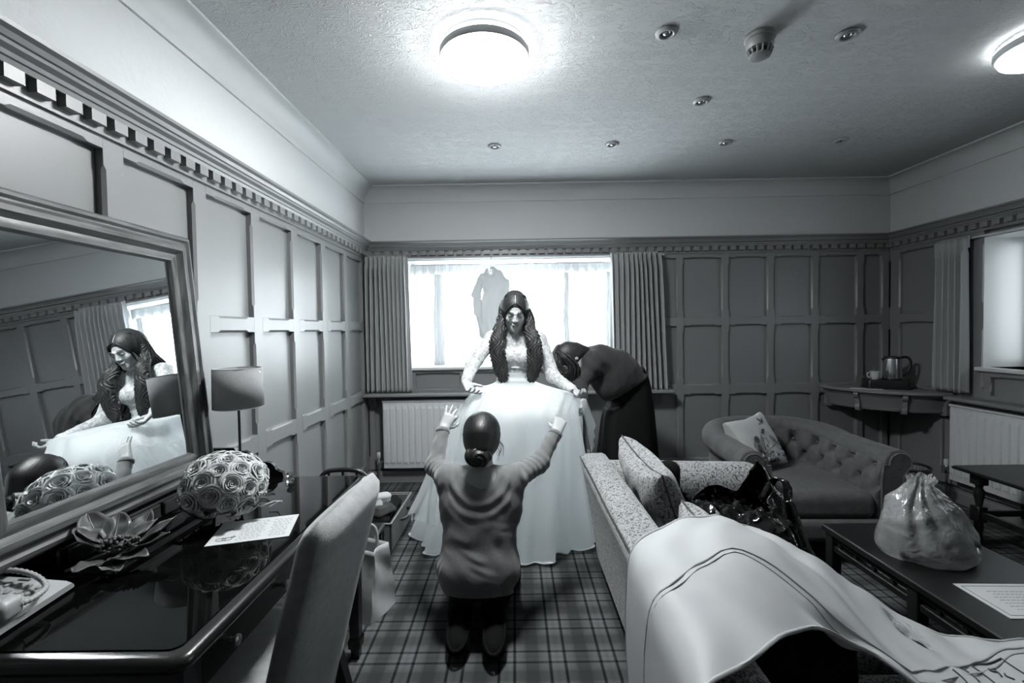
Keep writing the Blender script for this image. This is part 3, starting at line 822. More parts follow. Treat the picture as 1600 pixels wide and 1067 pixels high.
for n_ in PINE_V.node_tree.nodes:
    if n_.type == 'MAPPING': n_.inputs['Scale'].default_value = (14, 14, 1.2)
for k in ('top', 'bottom', 'far', 'near'): frame_side(k).build('frame_rail', PINE if k in ('top', 'bottom') else PINE_V, mirror, 30)
g = .108
MB().add([mf(MY0 + g, g, .0), mf(MY1 - g, g, .0), mf(MY1 - g, MS1 - g, .0), mf(MY0 + g, MS1 - g, .0)], [(0, 1, 2, 3)]).build('glass', MIR, mirror)
MB().add([mf(MY0 + .02, .02, -.028), mf(MY1 - .02, .02, -.028), mf(MY1 - .02, MS1 - .02, -.028), mf(MY0 + .02, MS1 - .02, -.028)], [(3, 2, 1, 0)]).build('backing', DESK, mirror)

# ---- upholstered chair at the desk
CHF = mat('chair_felt', 0.42, 0.85, bump=(260, .2), sheen=.35, var=(40, .15))
ch = thing('desk_chair', 'high-backed grey upholstered chair drawn up to the dark desk', 'chair', (-.622, 1.35, 0), math.radians(-2))
# local: +x = towards the camera-right side (behind the sitter), -x = towards the desk
w = .232
def back_fn(a, b):
    # closed section around the back pad: a = around, b = up
    z = lerp(.20, .965, b)
    off = -.068 + .188 * ((z - .20) / .765) ** 1.1
    top = max(0, (z - .91) / .055)
    th = .048 * math.sqrt(max(0.02, 1 - top ** 2 * .96)); ww = w * (1 - .13 * top ** 2.5)
    t = 2 * PI * a; c, s_ = math.cos(t), math.sin(t)
    e = 4.0 - 1.4 * min(1, top)
    x = th * math.copysign(abs(c) ** (2 / e), c); y = ww * math.copysign(abs(s_) ** (2 / e), s_)
    return (off + x, y, z)
mb = MB().grid(back_fn, 40, 26, True); n_ = len(mb.v); mb.f += [tuple(range(40))[::-1], tuple(range(n_ - 40, n_))]
mb.build('backrest', CHF, ch, 60)
sd_ = SDF((-.52, -.28, .36), (.05, .28, .52), .009)
sd_.rbox((-.23, 0, .44), (.235, .225, .05), .032)
sd_.build('seat', CHF, ch)
MB().box((-.47, -.21, .34), (-.04, .21, .40), .006).build('seat_frame', DARKWOOD, ch)
for x, y, dx in ((-.43, -.19, 0), (-.43, .19, 0), (-.03, -.185, .10), (-.03, .185, .10)):
    v = []
    for z, q, k in ((0, .015, 1), (.39, .021, 0)):
        cx = x + dx * k; v += [(cx - q, y - q, z), (cx + q, y - q, z), (cx + q, y + q, z), (cx - q, y + q, z)]
    MB().add(v, [(3, 2, 1, 0), (4, 5, 6, 7), (0, 1, 5, 4), (1, 2, 6, 5), (2, 3, 7, 6), (3, 0, 4, 7)]).build('leg', DARKWOOD, ch)
# second dark chair glimpsed beyond the desk end (only its curved top rail shows)
c2 = thing('wooden_chair', 'dark wooden chair with curved top rail, mostly hidden behind the desk end', 'chair', (-1.003, 2.60, -.189))
P = [(-.13, 0, .80), (-.09, -.005, .835), (0, -.008, .845), (.09, -.005, .835), (.13, 0, .80)]
MB().tube([tuple(p) for p in spline(P, 16)], .014, 8).build('top_rail', DARKWOOD, c2, 60)
for x in (-.13, .13):
    MB().tube([(x, 0, .80), (x, -.01, .45), (x, 0, .189)], .014, 8).build('back_post', DARKWOOD, c2, 60)
for x in (-.08, 0, .08): MB().tube([(x, -.004, .835), (x, 0, .44)], .008, 6).build('spindle', DARKWOOD, c2, 60)
MB().box((-.18, -.02, .42), (.18, .20, .45), .01).build('seat', DARKWOOD, c2)
for x in (-.15, .15): MB().tube([(x, .17, .42), (x, .18, .189)], .014, 8).build('front_leg', DARKWOOD, c2, 60)

# ---- table lamp on the desk
SHADE = mat('lamp_shade_linen', .33, .85, bump=(300, .15))
tl = thing('table_lamp', 'table lamp with grey drum shade and slim stem beside the mirror', 'lamp', (-1.187, 1.935, DZ))
MB().lathe([(.060, 0), (.062, .004), (.058, .012), (.012, .018), (.007, .03)], n=32).build('base', mat('lamp_metal', .05, .3, metal=.8), tl, 40)
MB().tube([(0, 0, .015), (0, 0, .36)], .0055, 10).build('stem', mat('lamp_metal', .05), tl, 60)
o = MB().grid(lambda a, b: ((.096 - .003 * b) * math.cos(2 * PI * a), (.096 - .003 * b) * math.sin(2 * PI * a), lerp(.335, .500, b)), 48, 2, True).build('shade', SHADE, tl, 60, solid=.003)
for z, r in ((.335, .096), (.500, .093)):
    MB().tube([(r * math.cos(2 * PI * k / 48), r * math.sin(2 * PI * k / 48), z) for k in range(49)], .0022, 6, False).build('shade_ring', mat('ring_trim', .45, .6), tl, 60)
MB().lathe([(.012, .35), (.028, .375), (.032, .41), (.024, .44), (.004, .452)], n=16).build('bulb', WHITE_PAINT, tl, 60)
MB().tube([(-.095, 0, .485), (0, 0, .46), (.095, 0, .485)], .002, 6).build('shade_carrier', CHROME, tl)

# ---- leopard-patterned sofa
LEO = mat('leopard_weave', .4, .85, spec=.15, sheen=.2)
nt, bs, NN, LK = nodes_of(LEO)
tc = NN('ShaderNodeTexCoord')
nz = NN('ShaderNodeTexNoise'); nz.inputs['Scale'].default_value = 66; nz.inputs['Detail'].default_value = 1.0; nz.inputs['Distortion'].default_value = .5; LK(tc.outputs['Object'], nz.inputs['Vector'])
d1 = math_node(nt, 'ABSOLUTE', math_node(nt, 'SUBTRACT', nz.outputs['Fac'], .50))
LK(ramp(nt, d1, [(.0, .10), (.028, .12), (.055, .60), (1, .68)], k=ALB * .8), bs.inputs['Base Color'])
n2 = NN('ShaderNodeTexNoise'); n2.inputs['Scale'].default_value = 240; LK(tc.outputs['Object'], n2.inputs['Vector'])
bp = NN('ShaderNodeBump'); bp.inputs['Strength'].default_value = .35; bp.inputs['Distance'].default_value = .003
LK(math_node(nt, 'ADD', n2.outputs['Fac'], math_node(nt, 'MULTIPLY', math_node(nt, 'MINIMUM', d1, .06), 14)), bp.inputs['Height']); LK(bp.outputs[0], bs.inputs['Normal'])
PIPING = mat('sofa_piping', .05, .6)
SO = Vector((.86, 1.60, 0))
sofa = thing('sofa', 'pale leopard-patterned sofa with its back towards the kneeling woman', 'sofa', SO)
sh_ = lambda mb: mb.shift(-SO)
Y0, Y1 = .50, 2.66
def back_sec(y, e=0):
    # outer back rakes outward towards the top
    return [(.470, .10), (.440, .32), (.392, .60), (.372, .675), (.380, .700), (.400, .715), (.500, .718), (.520, .708), (.528, .68), (.545, .30), (.545, .10)]
sec = back_sec(0); n_ = len(sec)
ys = [Y0, Y0 + .01] + [lerp(Y0 + .02, Y1 - .02, i / 12) for i in range(13)] + [Y1 - .01, Y1]
v = []
for y in ys:
    e = .012 if y in (Y0, Y1) else 0
    cx, cz = .46, .42
    v += [(x + (cx - x) * e * 4, y, z + (cz - z) * e * 2) for x, z in sec]
f = [(i * n_ + k, i * n_ + (k + 1) % n_, (i + 1) * n_ + (k + 1) % n_, (i + 1) * n_ + k) for i in range(len(ys) - 1) for k in range(n_)] + [tuple(range(n_))[::-1], tuple((len(ys) - 1) * n_ + k for k in range(n_))]
bk = sh_(MB().add(v, f)).build('back', LEO, sofa, 50)
sh_(MB().tube([(.374, y, .696 + .003 * math.sin(9 * y)) for y in np.linspace(Y0, Y1, 30)], .0035, 6)).build('piping', PIPING, bk)
# arms
for y0, y1 in ((Y1 - .25, Y1), (Y0, Y0 + .25)):
    s_ = SDF((.40, y0 - .06, .05), (1.40, y1 + .06, .76), .014)
    s_.rbox((.90, (y0 + y1) / 2, .33), (.42, .085, .25), .03)
    s_.cap((.52, (y0 + y1) / 2, .60), (1.275, (y0 + y1) / 2, .585), .105, .10, .05)
    s_.build('arm', LEO, sofa, SO)
sh_(MB().box((.53, Y0 + .02, .10), (1.26, Y1 - .02, .30), .012)).build('base_rail', LEO, sofa)
for i in range(3):
    a = Y0 + .25 + i * (Y1 - Y0 - .5) / 3; b = Y0 + .25 + (i + 1) * (Y1 - Y0 - .5) / 3
    s_ = SDF((.5, a - .02, .26), (1.38, b + .02, .50), .014)
    s_.rbox((.925, (a + b) / 2, .375), (.385, (b - a) / 2 - .004, .082), .05)
    s_.build('seat_cushion', LEO, sofa, SO)
for x in (.52, 1.20):
    for y in (Y0 + .1, Y1 - .1):
        sh_(MB().lathe([(.022, 0), (.026, .05), (.03, .102)], (x, y, 0), 14)).build('foot', DARKWOOD, sofa, 40)
# loose back cushions
def rotM(ax, ang): return np.array(Matrix.Rotation(ang, 3, ax))
def cushion(name, label, c, hs, R, m, piping=True, group=None, puff=.9, seed=0, h=.011):
    hs = np.array(hs); e = np.linalg.norm(hs) + .05
    s_ = SDF(np.array(c) - e, np.array(c) + e, h)
    X, Y, Z = s_.field(); R = np.array(R)
    px, py, pz = X - c[0], Y - c[1], Z - c[2]
    lx = R[0, 0] * px + R[1, 0] * py + R[2, 0] * pz; ly = R[0, 1] * px + R[1, 1] * py + R[2, 1] * pz; lz = R[0, 2] * px + R[1, 2] * py + R[2, 2] * pz
    u = np.clip(np.abs(lx) / hs[0], 0, 1.3); w_ = np.clip(np.abs(ly) / hs[1], 0, 1.3)
    th = hs[2] * ((1 - np.minimum(u, 1) ** 3.2) * (1 - np.minimum(w_, 1) ** 3.2)) ** .42 + .006
    pinch = .03 * hs[0] / .25
    bx = np.abs(lx) - hs[0] + pinch * (1 - w_ ** 2); by = np.abs(ly) - hs[1] + pinch * (1 - u ** 2)
    d = np.maximum(np.maximum(bx, by), (np.abs(lz) - th) * .55)
    d = d + .003 * smooth_noise(lx, ly, lz, 26, seed)
    s_.a = d.astype(np.float32)
    o = s_.build(name, m, None, c); o.location = c
    tag(o, label, 'cushion', group)
    if piping:
        P = []
        for t in np.linspace(0, 4, 41):
            k = int(t) % 4; q = (t - int(t)) * 2 - 1
            l = [(q, -1), (1, q), (-q, 1), (-1, -q)][k]
            ux, uy = l[0] * hs[0], l[1] * hs[1]
            if k in (0, 2): uy -= math.copysign(pinch * (1 - q * q), uy)
            else: ux -= math.copysign(pinch * (1 - q * q), ux)
            P.append(tuple(R @ np.array([ux, uy, 0])))
        MB().tube(P, .0042, 6, False).build('piping', PIPING, o, 60)
    return o
cushion('back_cushion', 'long leopard-patterned back cushion at the far end of the sofa', (.652, 2.16, .665), (.345, .200, .082), np.array([[0, -.34, .94], [1, 0, 0], [0, .94, .34]]) , LEO)
cushion('back_cushion', 'small leopard-patterned cushion beside the garment bag and black bag', (.690, 1.61, .625), (.13, .165, .06), np.array([[0, -.34, .94], [1, 0, 0], [0, .94, .34]]), LEO)

# ---- buttoned tub armchair
TUB = mat('armchair_weave', .095, .8, bump=(170, .35), sheen=.08, var=(24, .22))
AO = Vector((1.885, 3.20, 0))
arm = thing('armchair', 'grey buttoned tub armchair with scroll arms in front of the panelling', 'armchair', AO, math.radians(-2))
HW, FY, BY = .385, -.46, .36     # half width of the U centreline, front, back (local)
RC = .27
def u_path(t):
    """U-shaped plan centreline, t 0..1 from right front round the back to left front; returns point and outward normal."""
    L1 = (BY - RC) - FY; La = RC * PI / 2; Lb = 2 * (HW - RC); T = 2 * L1 + 2 * La + Lb; s = t * T
    if s < L1: return (HW, FY + s), (1, 0), s
    s2 = s - L1
    if s2 < La: a = s2 / RC; return (HW - RC + RC * math.cos(a), BY - RC + RC * math.sin(a)), (math.cos(a), math.sin(a)), s
    s2 -= La
    if s2 < Lb: return (HW - RC - s2, BY), (0, 1), s
    s2 -= Lb
    if s2 < La: a = PI / 2 + s2 / RC; return (-HW + RC + RC * math.cos(a), BY - RC + RC * math.sin(a)), (math.cos(a), math.sin(a)), s
    s2 -= La
    return (-HW, BY - RC - s2), (-1, 0), s
UT = 2 * ((BY - RC) - FY) + RC * PI + 2 * (HW - RC)
def prof_pts(zt):
    # (n outward, z, tuft weight)
    P = [(-.095, .30, 0), (-.095, .38, 0), (-.095, .415, .6), (-.092, .44, .9), (-.090, .46, 1), (-.087, .475, 1), (-.083, .49, 1), (-.079, .51, 1), (-.074, .53, 1), (-.069, .55, 1), (-.064, .565, 1), (-.060, .58, 1), (-.054, .595, 1), (-.048, zt - .06, .7)]
    for k in range(13):
        a = math.radians(195 - k * 22.5); P.append((.045 + .082 * math.cos(a), zt - .078 + .082 * math.sin(a), .15 if k < 3 else 0))
    P += [(.075, zt - .16, 0), (.074, .35, 0), (.070, .17, 0), (-.08, .17, 0)]
    return P
rows = [(.475, 0.0), (.575, .5)]
def tuft(s, z):
    d = 0
    for zz, ph in rows:
        sp_ = .185; q = (s / sp_ + ph) % 1; q = min(q, 1 - q) * sp_
        r2 = q * q + (z - zz) ** 2
        d += .046 * math.exp(-r2 / (.028 ** 2))
    # diamond creases joining the buttons
    a = (s / .185 + (z - .475) / .10 * .5) % 1; b = (s / .185 - (z - .475) / .10 * .5) % 1
    for q in (a, b): d += .017 * math.exp(-(min(q, 1 - q) / .085) ** 2) * (1 if .43 < z < .64 else 0)
    return d
NTU = 220
v = []; nP = None
for i in range(NTU + 1):
    (x, y), (nx, ny), s = u_path(i / NTU)
    back = max(0, (y - 0.0) / BY); zt = .685 + .045 * min(1, back)
    P = prof_pts(zt); nP = len(P)
    for n__, z, wgt in P:
        m_ = n__ + (tuft(s, z) * wgt if wgt > .2 else 0) + .004 * math.sin(34 * s + 5 * z) * (1 if wgt == 0 and z > .55 else 0) * .5
        v.append((x + nx * m_, y + ny * m_, z))
f = [(i * nP + k, i * nP + (k + 1) % nP, (i + 1) * nP + (k + 1) % nP, (i + 1) * nP + k) for i in range(NTU) for k in range(nP)]
f += [tuple(range(nP))[::-1], tuple(NTU * nP + k for k in range(nP))]
shell = MB().add(v, f).build('arms_and_back', TUB, arm, 50)
md = shell.modifiers.new('sub', 'SUBSURF'); md.levels = 1; md.render_levels = 1
BTN = MB().lathe([(.001, -.004), (.010, -.002), (.012, .002), (.008, .006), (.001, .008)], n=10, axis='x').mesh('button', TUB, 60)
for zz, ph in rows:
    k = 0
    while True:
        s = (k + (1 - ph if ph else 0)) * .185; k += 1
        if s > UT - .05: break
        if s < .08: continue
        (x, y), (nx, ny), _ = u_path(s / UT); q = -.075 + .046 + .004
        place('button', BTN, arm, Matrix(((-nx, -ny, 0, x + nx * q), (-ny, nx, 0, y + ny * q), (0, 0, 1, zz), (0, 0, 0, 1))))
for sx in (1, -1):
    # flat facing on the arm front, outlined like the scroll
    P = [(-.062, .175), (-.062, .50), (-.052, .60)] + [(.045 * 1 + .062 * math.cos(math.radians(190 - k * 25)), .607 + .062 * math.sin(math.radians(190 - k * 25))) for k in range(9)] + [(.060, .53), (.058, .175)]
    MB().prism(P if sx > 0 else P[::-1], lambda a, b, h, sx=sx: (sx * (HW + a), h, b), FY - .014, FY + .004).build('arm_facing', TUB, arm, 30)
    MB().tube([(sx * (HW + a), FY - .010, b) for a, b in P], .006, 6, False).build('piping', TUB, arm, 60)
s_ = SDF((-.36, -.55, .22), (.36, .34, .48), .010)
s_.rbox((0, -.10, .345), (.300, .375, .085), .055)
s_.ell((0, -.12, .39), (.27, .32, .055), .04)
s_.build('seat_cushion', TUB, arm)
s_ = SDF((-.36, -.56, .12), (.36, .40, .28), .012)
s_.rbox((0, -.08, .205), (.335, .42, .065), .03)
s_.build('seat_base', TUB, arm)
for x in (-.33, .33):
    for y in (-.42, .28):
        MB().lathe([(.018, 0), (.024, .06), (.032, .12), (.034, .175)], (x, y, 0), 14).build('foot', DARKWOOD, arm, 40)

# ---- long coffee table
CT = Vector((1.80, 1.60, 0))
ct = thing('coffee_table', 'long dark coffee table with slatted rails beside the leopard-patterned sofa', 'table', CT)
X0, X1, TY0, TY1, TZ = 1.525, 2.075, .86, 2.27, .45
stack(MB(), [rrect(X0 + .006, X1 - .006, TY0 + .006, TY1 - .006, .006, 2), rrect(X0, X1, TY0, TY1, .006, 2), rrect(X0, X1, TY0, TY1, .006, 2), rrect(X0 + .005, X1 - .005, TY0 + .005, TY1 - .005, .006, 2)], [TZ - .032, TZ - .027, TZ - .005, TZ]).shift(-CT).build('top', mat('coffee_table_top', .012, .30, var=(8, .3)), ct, 30)
legs = [(x, y) for x in (X0 + .035, X1 - .035) for y in (TY0 + .04, 1.76, TY1 - .04)]
for x, y in legs: MB().box((x - .024, y - .024, 0), (x + .024, y + .024, TZ - .032), .003).shift(-CT).build('leg', DARKWOOD, ct)
for x in (X0 + .035, X1 - .035):
    for z0, z1 in ((TZ - .062, TZ - .032), (TZ - .115, TZ - .085)):
        MB().box((x - .014, TY0 + .06, z0), (x + .014, TY1 - .06, z1), .003).shift(-CT).build('side_rail', DARKWOOD, ct)
    for k in range(13):
        y = lerp(TY0 + .09, TY1 - .09, k / 12)
        MB().box((x - .008, y - .009, TZ - .087), (x + .008, y + .009, TZ - .060)).shift(-CT).build('slat', DARKWOOD, ct)
for y in (TY0 + .04, TY1 - .04):
    MB().box((X0 + .05, y - .012, TZ - .10), (X1 - .05, y + .012, TZ - .032), .003).shift(-CT).build('end_rail', DARKWOOD, ct)

# ---- dark side table by the right radiator
ST = Vector((3.20, 2.70, 0))
st = thing('side_table', 'dark wooden side table with turned legs in front of the side radiator', 'table', ST)
stack(MB(), [rrect(2.93, 3.36, 2.28, 2.98, .01, 2), rrect(2.89, 3.40, 2.24, 3.02, .012, 2), rrect(2.885, 3.405, 2.235, 3.025, .012, 2), rrect(2.895, 3.395, 2.245, 3.015, .012, 2)], [.468, .480, .492, .50]).shift(-ST).build('top', DARKWOOD, st, 30)
for x in (2.985, 3.315):
    for y in (2.33, 2.93):
        MB().box((x - .032, y - .032, .40), (x + .032, y + .032, .47), .003).box((x - .030, y - .030, .16), (x + .030, y + .030, .26), .003).lathe([(.020, 0), (.026, .05), (.018, .08), (.024, .12), (.022, .17)], (x, y, 0), 14).lathe([(.022, .25), (.017, .27), (.026, .32), (.028, .36), (.018, .38), (.024, .405)], (x, y, 0), 14).shift(-ST).build('leg', DARKWOOD, st, 40)
for a, b in (((2.985, 2.36, .19), (2.985, 2.90, .23)), ((3.315, 2.36, .19), (3.315, 2.90, .23)), ):
    MB().box((a[0] - .014, a[1], a[2]), (a[0] + .014, b[1], b[2]), .003).shift(-ST).build('stretcher', DARKWOOD, st)
for y in (2.33, 2.93): MB().box((3.01, y - .014, .19), (3.29, y + .014, .23), .003).shift(-ST).build('stretcher', DARKWOOD, st)
# ================================================================ PEOPLE
SKIN = mat('skin', .62, .5, spec=.35, bump=(90, .04))
HAIR = mat('dark_hair', .022, .5, spec=.3)
nt, bs, NN, LK = nodes_of(HAIR)
tc = NN('ShaderNodeTexCoord'); mp = NN('ShaderNodeMapping'); mp.inputs['Scale'].default_value = (160, 160, 9); LK(tc.outputs['Object'], mp.inputs[0])
nz = NN('ShaderNodeTexNoise'); nz.inputs['Scale'].default_value = 1.0; nz.inputs['Detail'].default_value = 3; LK(mp.outputs[0], nz.inputs['Vector'])
LK(ramp(nt, nz.outputs['Fac'], [(.3, .007), (.55, .017), (.75, .055)]), bs.inputs['Base Color'])
bp = NN('ShaderNodeBump'); bp.inputs['Strength'].default_value = .5; bp.inputs['Distance'].default_value = .004; LK(nz.outputs['Fac'], bp.inputs['Height']); LK(bp.outputs[0], bs.inputs['Normal'])
HAIR_D = mat('black_hair', .009, .46, spec=.35)
nt, bs, NN, LK = nodes_of(HAIR_D)
tc = NN('ShaderNodeTexCoord'); mp = NN('ShaderNodeMapping'); mp.inputs['Scale'].default_value = (150, 30, 12); LK(tc.outputs['Object'], mp.inputs[0])
nz = NN('ShaderNodeTexNoise'); nz.inputs['Scale'].default_value = 1.0; nz.inputs['Detail'].default_value = 3; LK(mp.outputs[0], nz.inputs['Vector'])
bp = NN('ShaderNodeBump'); bp.inputs['Strength'].default_value = .4; bp.inputs['Distance'].default_value = .004; LK(nz.outputs['Fac'], bp.inputs['Height']); LK(bp.outputs[0], bs.inputs['Normal'])
LASH = mat('lash', .01, .6); LIP = mat('lips', .40, .4)
A = lambda *p: np.array(p, float)
def unit(v): v = np.array(v, float); return v / np.linalg.norm(v)

def hand(s, W, d, thumb, curl, side_spread=.10, sc=.95, thumb_in=.5, thumb_curl=.3):
    """W wrist, d pointing direction, thumb = towards the thumb side. curl: 4 values index..little, 0 straight 1 fist."""
    d = unit(d); t = unit(thumb - d * np.dot(thumb, d)); n = np.cross(d, t)
    n = n * hand.flip
    W = np.array(W, float); ln = [.070, .078, .072, .057]
    for q, o in ((.026, 0), (.009, .003), (-.009, .002), (-.026, -.004)):
        s.cap(W + t * q * .6 * sc, W + d * (.080 + o) * sc + t * q * sc, .0165 * sc, .0125 * sc, .010)
    for i, q in enumerate((.0295, .0098, -.0098, -.029)):
        p = W + d * (.082 + (0, .003, .002, -.004)[i]) * sc + t * q * sc; a = 0
        dir0 = unit(d + t * (q / .029) * side_spread)
        for j, (fr, r) in enumerate(((.46, .0092), (.30, .0084), (.24, .0074))):
            a += curl[i] * (1.15, 1.3, .8)[j]
            dd = dir0 * math.cos(a) + n * math.sin(a)
            e = p + dd * ln[i] * fr * sc
            s.cap(p, e, r * sc, (r - .0008) * sc, .003 if j else .005); p = e
    p = W + d * .018 * sc + t * .022 * sc; dirs = unit(d * .75 + t * .75 + n * thumb_in)
    for j, (L, r) in enumerate(((.040, .0135), (.031, .0105), (.025, .0092))):
        dd = unit(dirs + (d * .5 - t * .6 + n * .4) * thumb_curl * j)
        e = p + dd * L * sc; s.cap(p, e, r * sc, (r - .0016) * sc, .006); p = e
hand.flip = 1
def head(s, c, u, f, k=1.0):
    c = A(*c); u = unit(u); f = unit(f - u * np.dot(f, u)) if True else f
    r = np.cross(u, f); R = np.stack([r, f, u], 1)
    P = lambda x, y, z: c + (r * x + f * y + u * z) * k
    s.ell(P(0, -.014, .022), A(.074, .095, .094) * k, .02, R=R)
    s.ell(P(0, .022, -.040), A(.058, .066, .075) * k, .035, R=R)
    s.cap(P(-.035, .02, -.075), P(0, .068, -.096), .022 * k, .017 * k, .03); s.cap(P(.035, .02, -.075), P(0, .068, -.096), .022 * k, .017 * k, .03)
    for x in (-1, 1):
        s.ell(P(x * .036, .062, -.028), A(.022, .020, .022) * k, .025, R=R)          # cheekbone
        s.ell(P(x * .032, .097, .008), A(.017, .012, .011) * k, .014, 'sub', R=R)     # socket
        s.ell(P(x * .032, .076, .003), A(.0150, .0125, .0115) * k, .004, R=R)        # lid over the eye
        s.cap(P(x * .014, .090, .022), P(x * .046, .080, .024), .0065 * k, .005 * k, .012)  # brow ridge
        s.ell(P(x * .075, -.012, -.008), A(.009, .017, .028) * k, .008, R=R)          # ear
        s.ell(P(x * .011, .094, -.034), A(.007, .009, .006) * k, .006, R=R)           # nostril wing
    s.cap(P(0, .084, .012), P(0, .1035, -.028), .0070 * k, .0095 * k, .014)
    s.ell(P(0, .090, -.056), A(.021, .010, .006) * k, .006, R=R)
    s.ell(P(0, .088, -.068), A(.018, .010, .0065) * k, .006, R=R)
    return P, R
def face_parts(P, R, parent, off, brows=HAIR):
    for x in (-1, 1):
        MB().tube([P(x * .014, .0955, .0300), P(x * .030, .0935, .0330), P(x * .046, .0840, .0300), P(x * .053, .0770, .0235)], [.0016, .0026, .0022, .0008], 6).shift(off).build('eyebrow', brows, parent, 60)
        MB().tube([P(x * .0185, .0880, -.0050), P(x * .027, .0915, -.0085), P(x * .036, .0905, -.0085), P(x * .0465, .0830, -.004)], [.001, .0028, .003, .0012], 6).shift(off).build('eyelashes', LASH, parent, 60)
    MB().tube([P(-.0215, .0920, -.0600), P(-.010, .1000, -.0575), P(0, .1010, -.0590), P(.010, .1000, -.0575), P(.0215, .0920, -.0600)], [.0012, .0048, .0046, .0048, .0012], 8).shift(off).build('upper_lip', LIP, parent, 60)
    MB().tube([P(-.019, .0915, -.0650), P(0, .0995, -.0690), P(.019, .0915, -.0650)], [.0014, .0062, .0014], 8).shift(off).build('lower_lip', LIP, parent, 60)
def strands(mb, path, rx, ry, n, r, seed, wave=.012, wl=26, nn=26, ex=(1, 0, 0), ey=(0, 1, 0), taper=.25):
    rnd = random.Random(seed); ex = A(*ex); ey = A(*ey)
    base = spline(path, nn)
    for _ in range(n):
        a = rnd.uniform(0, 6.28); q = math.sqrt(rnd.uniform(.25, 1)); ph = rnd.uniform(-.5, .5); L = rnd.uniform(.86, 1.03); jx, jy = rnd.uniform(-.2, .2), rnd.uniform(-.2, .2)
        P = []
        for i, b in enumerate(base):
            t = i / (nn - 1)
            if t > L: break
            g = (.45 + .60 * min(1, t * 2)) * (1 - .25 * max(0, t - .8) * 5)
            w = wave * min(1, t * 3)
            P.append(b + ex * (rx * g * (q * math.cos(a) + jx * t) + w * math.sin(t * wl + ph)) + ey * (ry * g * (q * math.sin(a) + jy * t) + w * .5 * math.cos(t * wl + ph)))
        m_ = len(P)
        mb.tube(P, [r * (1 - (i / (m_ - 1)) ** 2 * (1 - taper)) for i in range(m_)], 5)

# ---------------------------------------------------------------- the bride
BO = Vector((0, 3.22, 0)); boff = -BO
bride = thing('person', 'bride in a long-sleeved white lace gown with long dark wavy hair, looking down', 'person', BO)
b_sh = {-1: A(-.160, 3.205, 1.385), 1: A(.172, 3.205, 1.375)}
b_el = {-1: A(-.290, 3.07, 1.205), 1: A(.262, 3.12, 1.118)}
b_wr = {-1: A(-.312, 2.855, 1.120), 1: A(.368, 2.90, 1.055)}
hc_b = A(.004, 3.125, 1.566); u_b = A(0.03, -.37, .93); f_b = A(.02, -.93, -.37)
def bride_torso(s, e):
    s.ell((0, 3.245, .98), (.165 + e, .115 + e, .13 + e), .04)
    s.ell((0, 3.225, 1.11), (.118 + e, .085 + e, .12 + e), .06)
    s.ell((0, 3.215, 1.26), (.140 + e, .095 + e, .125 + e), .06)
    for x in (-1, 1): s.ell((x * .062, 3.135, 1.255), (.056 + e, .050 + e, .055 + e), .03)
    s.cap(b_sh[-1] + A(.02, 0, 0), b_sh[1] - A(.02, 0, 0), .046 + e, .046 + e, .05)
    s.cap((0, 3.205, 1.38), (0.002, 3.175, 1.46), .062 + e, .050 + e, .04)
def bride_arms(s, e, wrist=1.0):
    for x in (-1, 1):
        w_ = b_el[x] + (b_wr[x] - b_el[x]) * wrist
        s.cap(b_sh[x], b_el[x], .047 + e, .037 + e, .03); s.cap(b_el[x], w_, .036 + e, .024 + e, .02)
s = SDF((-.47, 2.66, -.005), (.52, 3.45, 1.74), .0046)
bride_torso(s, 0); bride_arms(s, 0)
P, R = head(s, hc_b, u_b, f_b)
s.cap((0.002, 3.185, 1.45), P(0, -.03, -.055), .047, .050, .02)
for x in (-1, 1):
    s.cap((x * .085, 3.25, .95), (x * .085, 3.23, .50), .080, .052, .03); s.cap((x * .085, 3.23, .50), (x * .09, 3.27, .09), .050, .036, .02)
    s.cap((x * .09, 3.27, .075), (x * .10, 3.10, .035), .036, .028, .02)
hand.flip = 1
hand(s, b_wr[-1], A(.45, -.62, -.62), A(.72, .60, -.1), (.30, .42, .50, .55), .14)
hand.flip = -1
hand(s, b_wr[1], A(.35, -.78, -.35), A(-.75, -.25, .1), (.55, .62, .66, .70), .06, thumb_in=.6)
body = s.build('body', SKIN, bride, BO)
face_parts(P, R, bride, boff)
LACE = mat('lace_bodice', .72, .6, spec=.3, sheen=.3)
nt, bs, NN, LK = nodes_of(LACE)
tc = NN('ShaderNodeTexCoord')
v1 = NN('ShaderNodeTexNoise'); v1.inputs['Scale'].default_value = 46; v1.inputs['Detail'].default_value = 3; v1.inputs['Distortion'].default_value = 1.2; LK(tc.outputs['Object'], v1.inputs['Vector'])
LK(ramp(nt, v1.outputs['Fac'], [(.36, .24), (.48, .32), (.56, .44), (.7, .46)]), bs.inputs['Base Color'])
bp = NN('ShaderNodeBump'); bp.inputs['Strength'].default_value = .5; bp.inputs['Distance'].default_value = .003; LK(v1.outputs['Fac'], bp.inputs['Height']); LK(bp.outputs[0], bs.inputs['Normal'])
s = SDF((-.40, 2.78, .93), (.46, 3.42, 1.50), .0052)
bride_torso(s, .007); bride_arms(s, .008, .93)
X, Y, Z = s.field()
s.a += (.0030 * smooth_noise(X, Y, Z, 62, 3) * (np.abs(X) > .16)).astype(np.float32)
s.cut((0, -.25, 1), (0, 3.12, 1.462)); s.cut((0, 0, -1), (0, 0, .97))
bod = s.build('lace_bodice', LACE, bride, BO)
MB().tube([(.119 * math.cos(t) - .0, 3.214 + .094 * math.sin(t), 1.185 + .004 * math.sin(2 * t)) for t in np.linspace(0, 2 * PI, 40)], .0055, 8, False).shift(boff).build('under_bust_seam', mat('satin_trim', .8, .4), bod, 60)
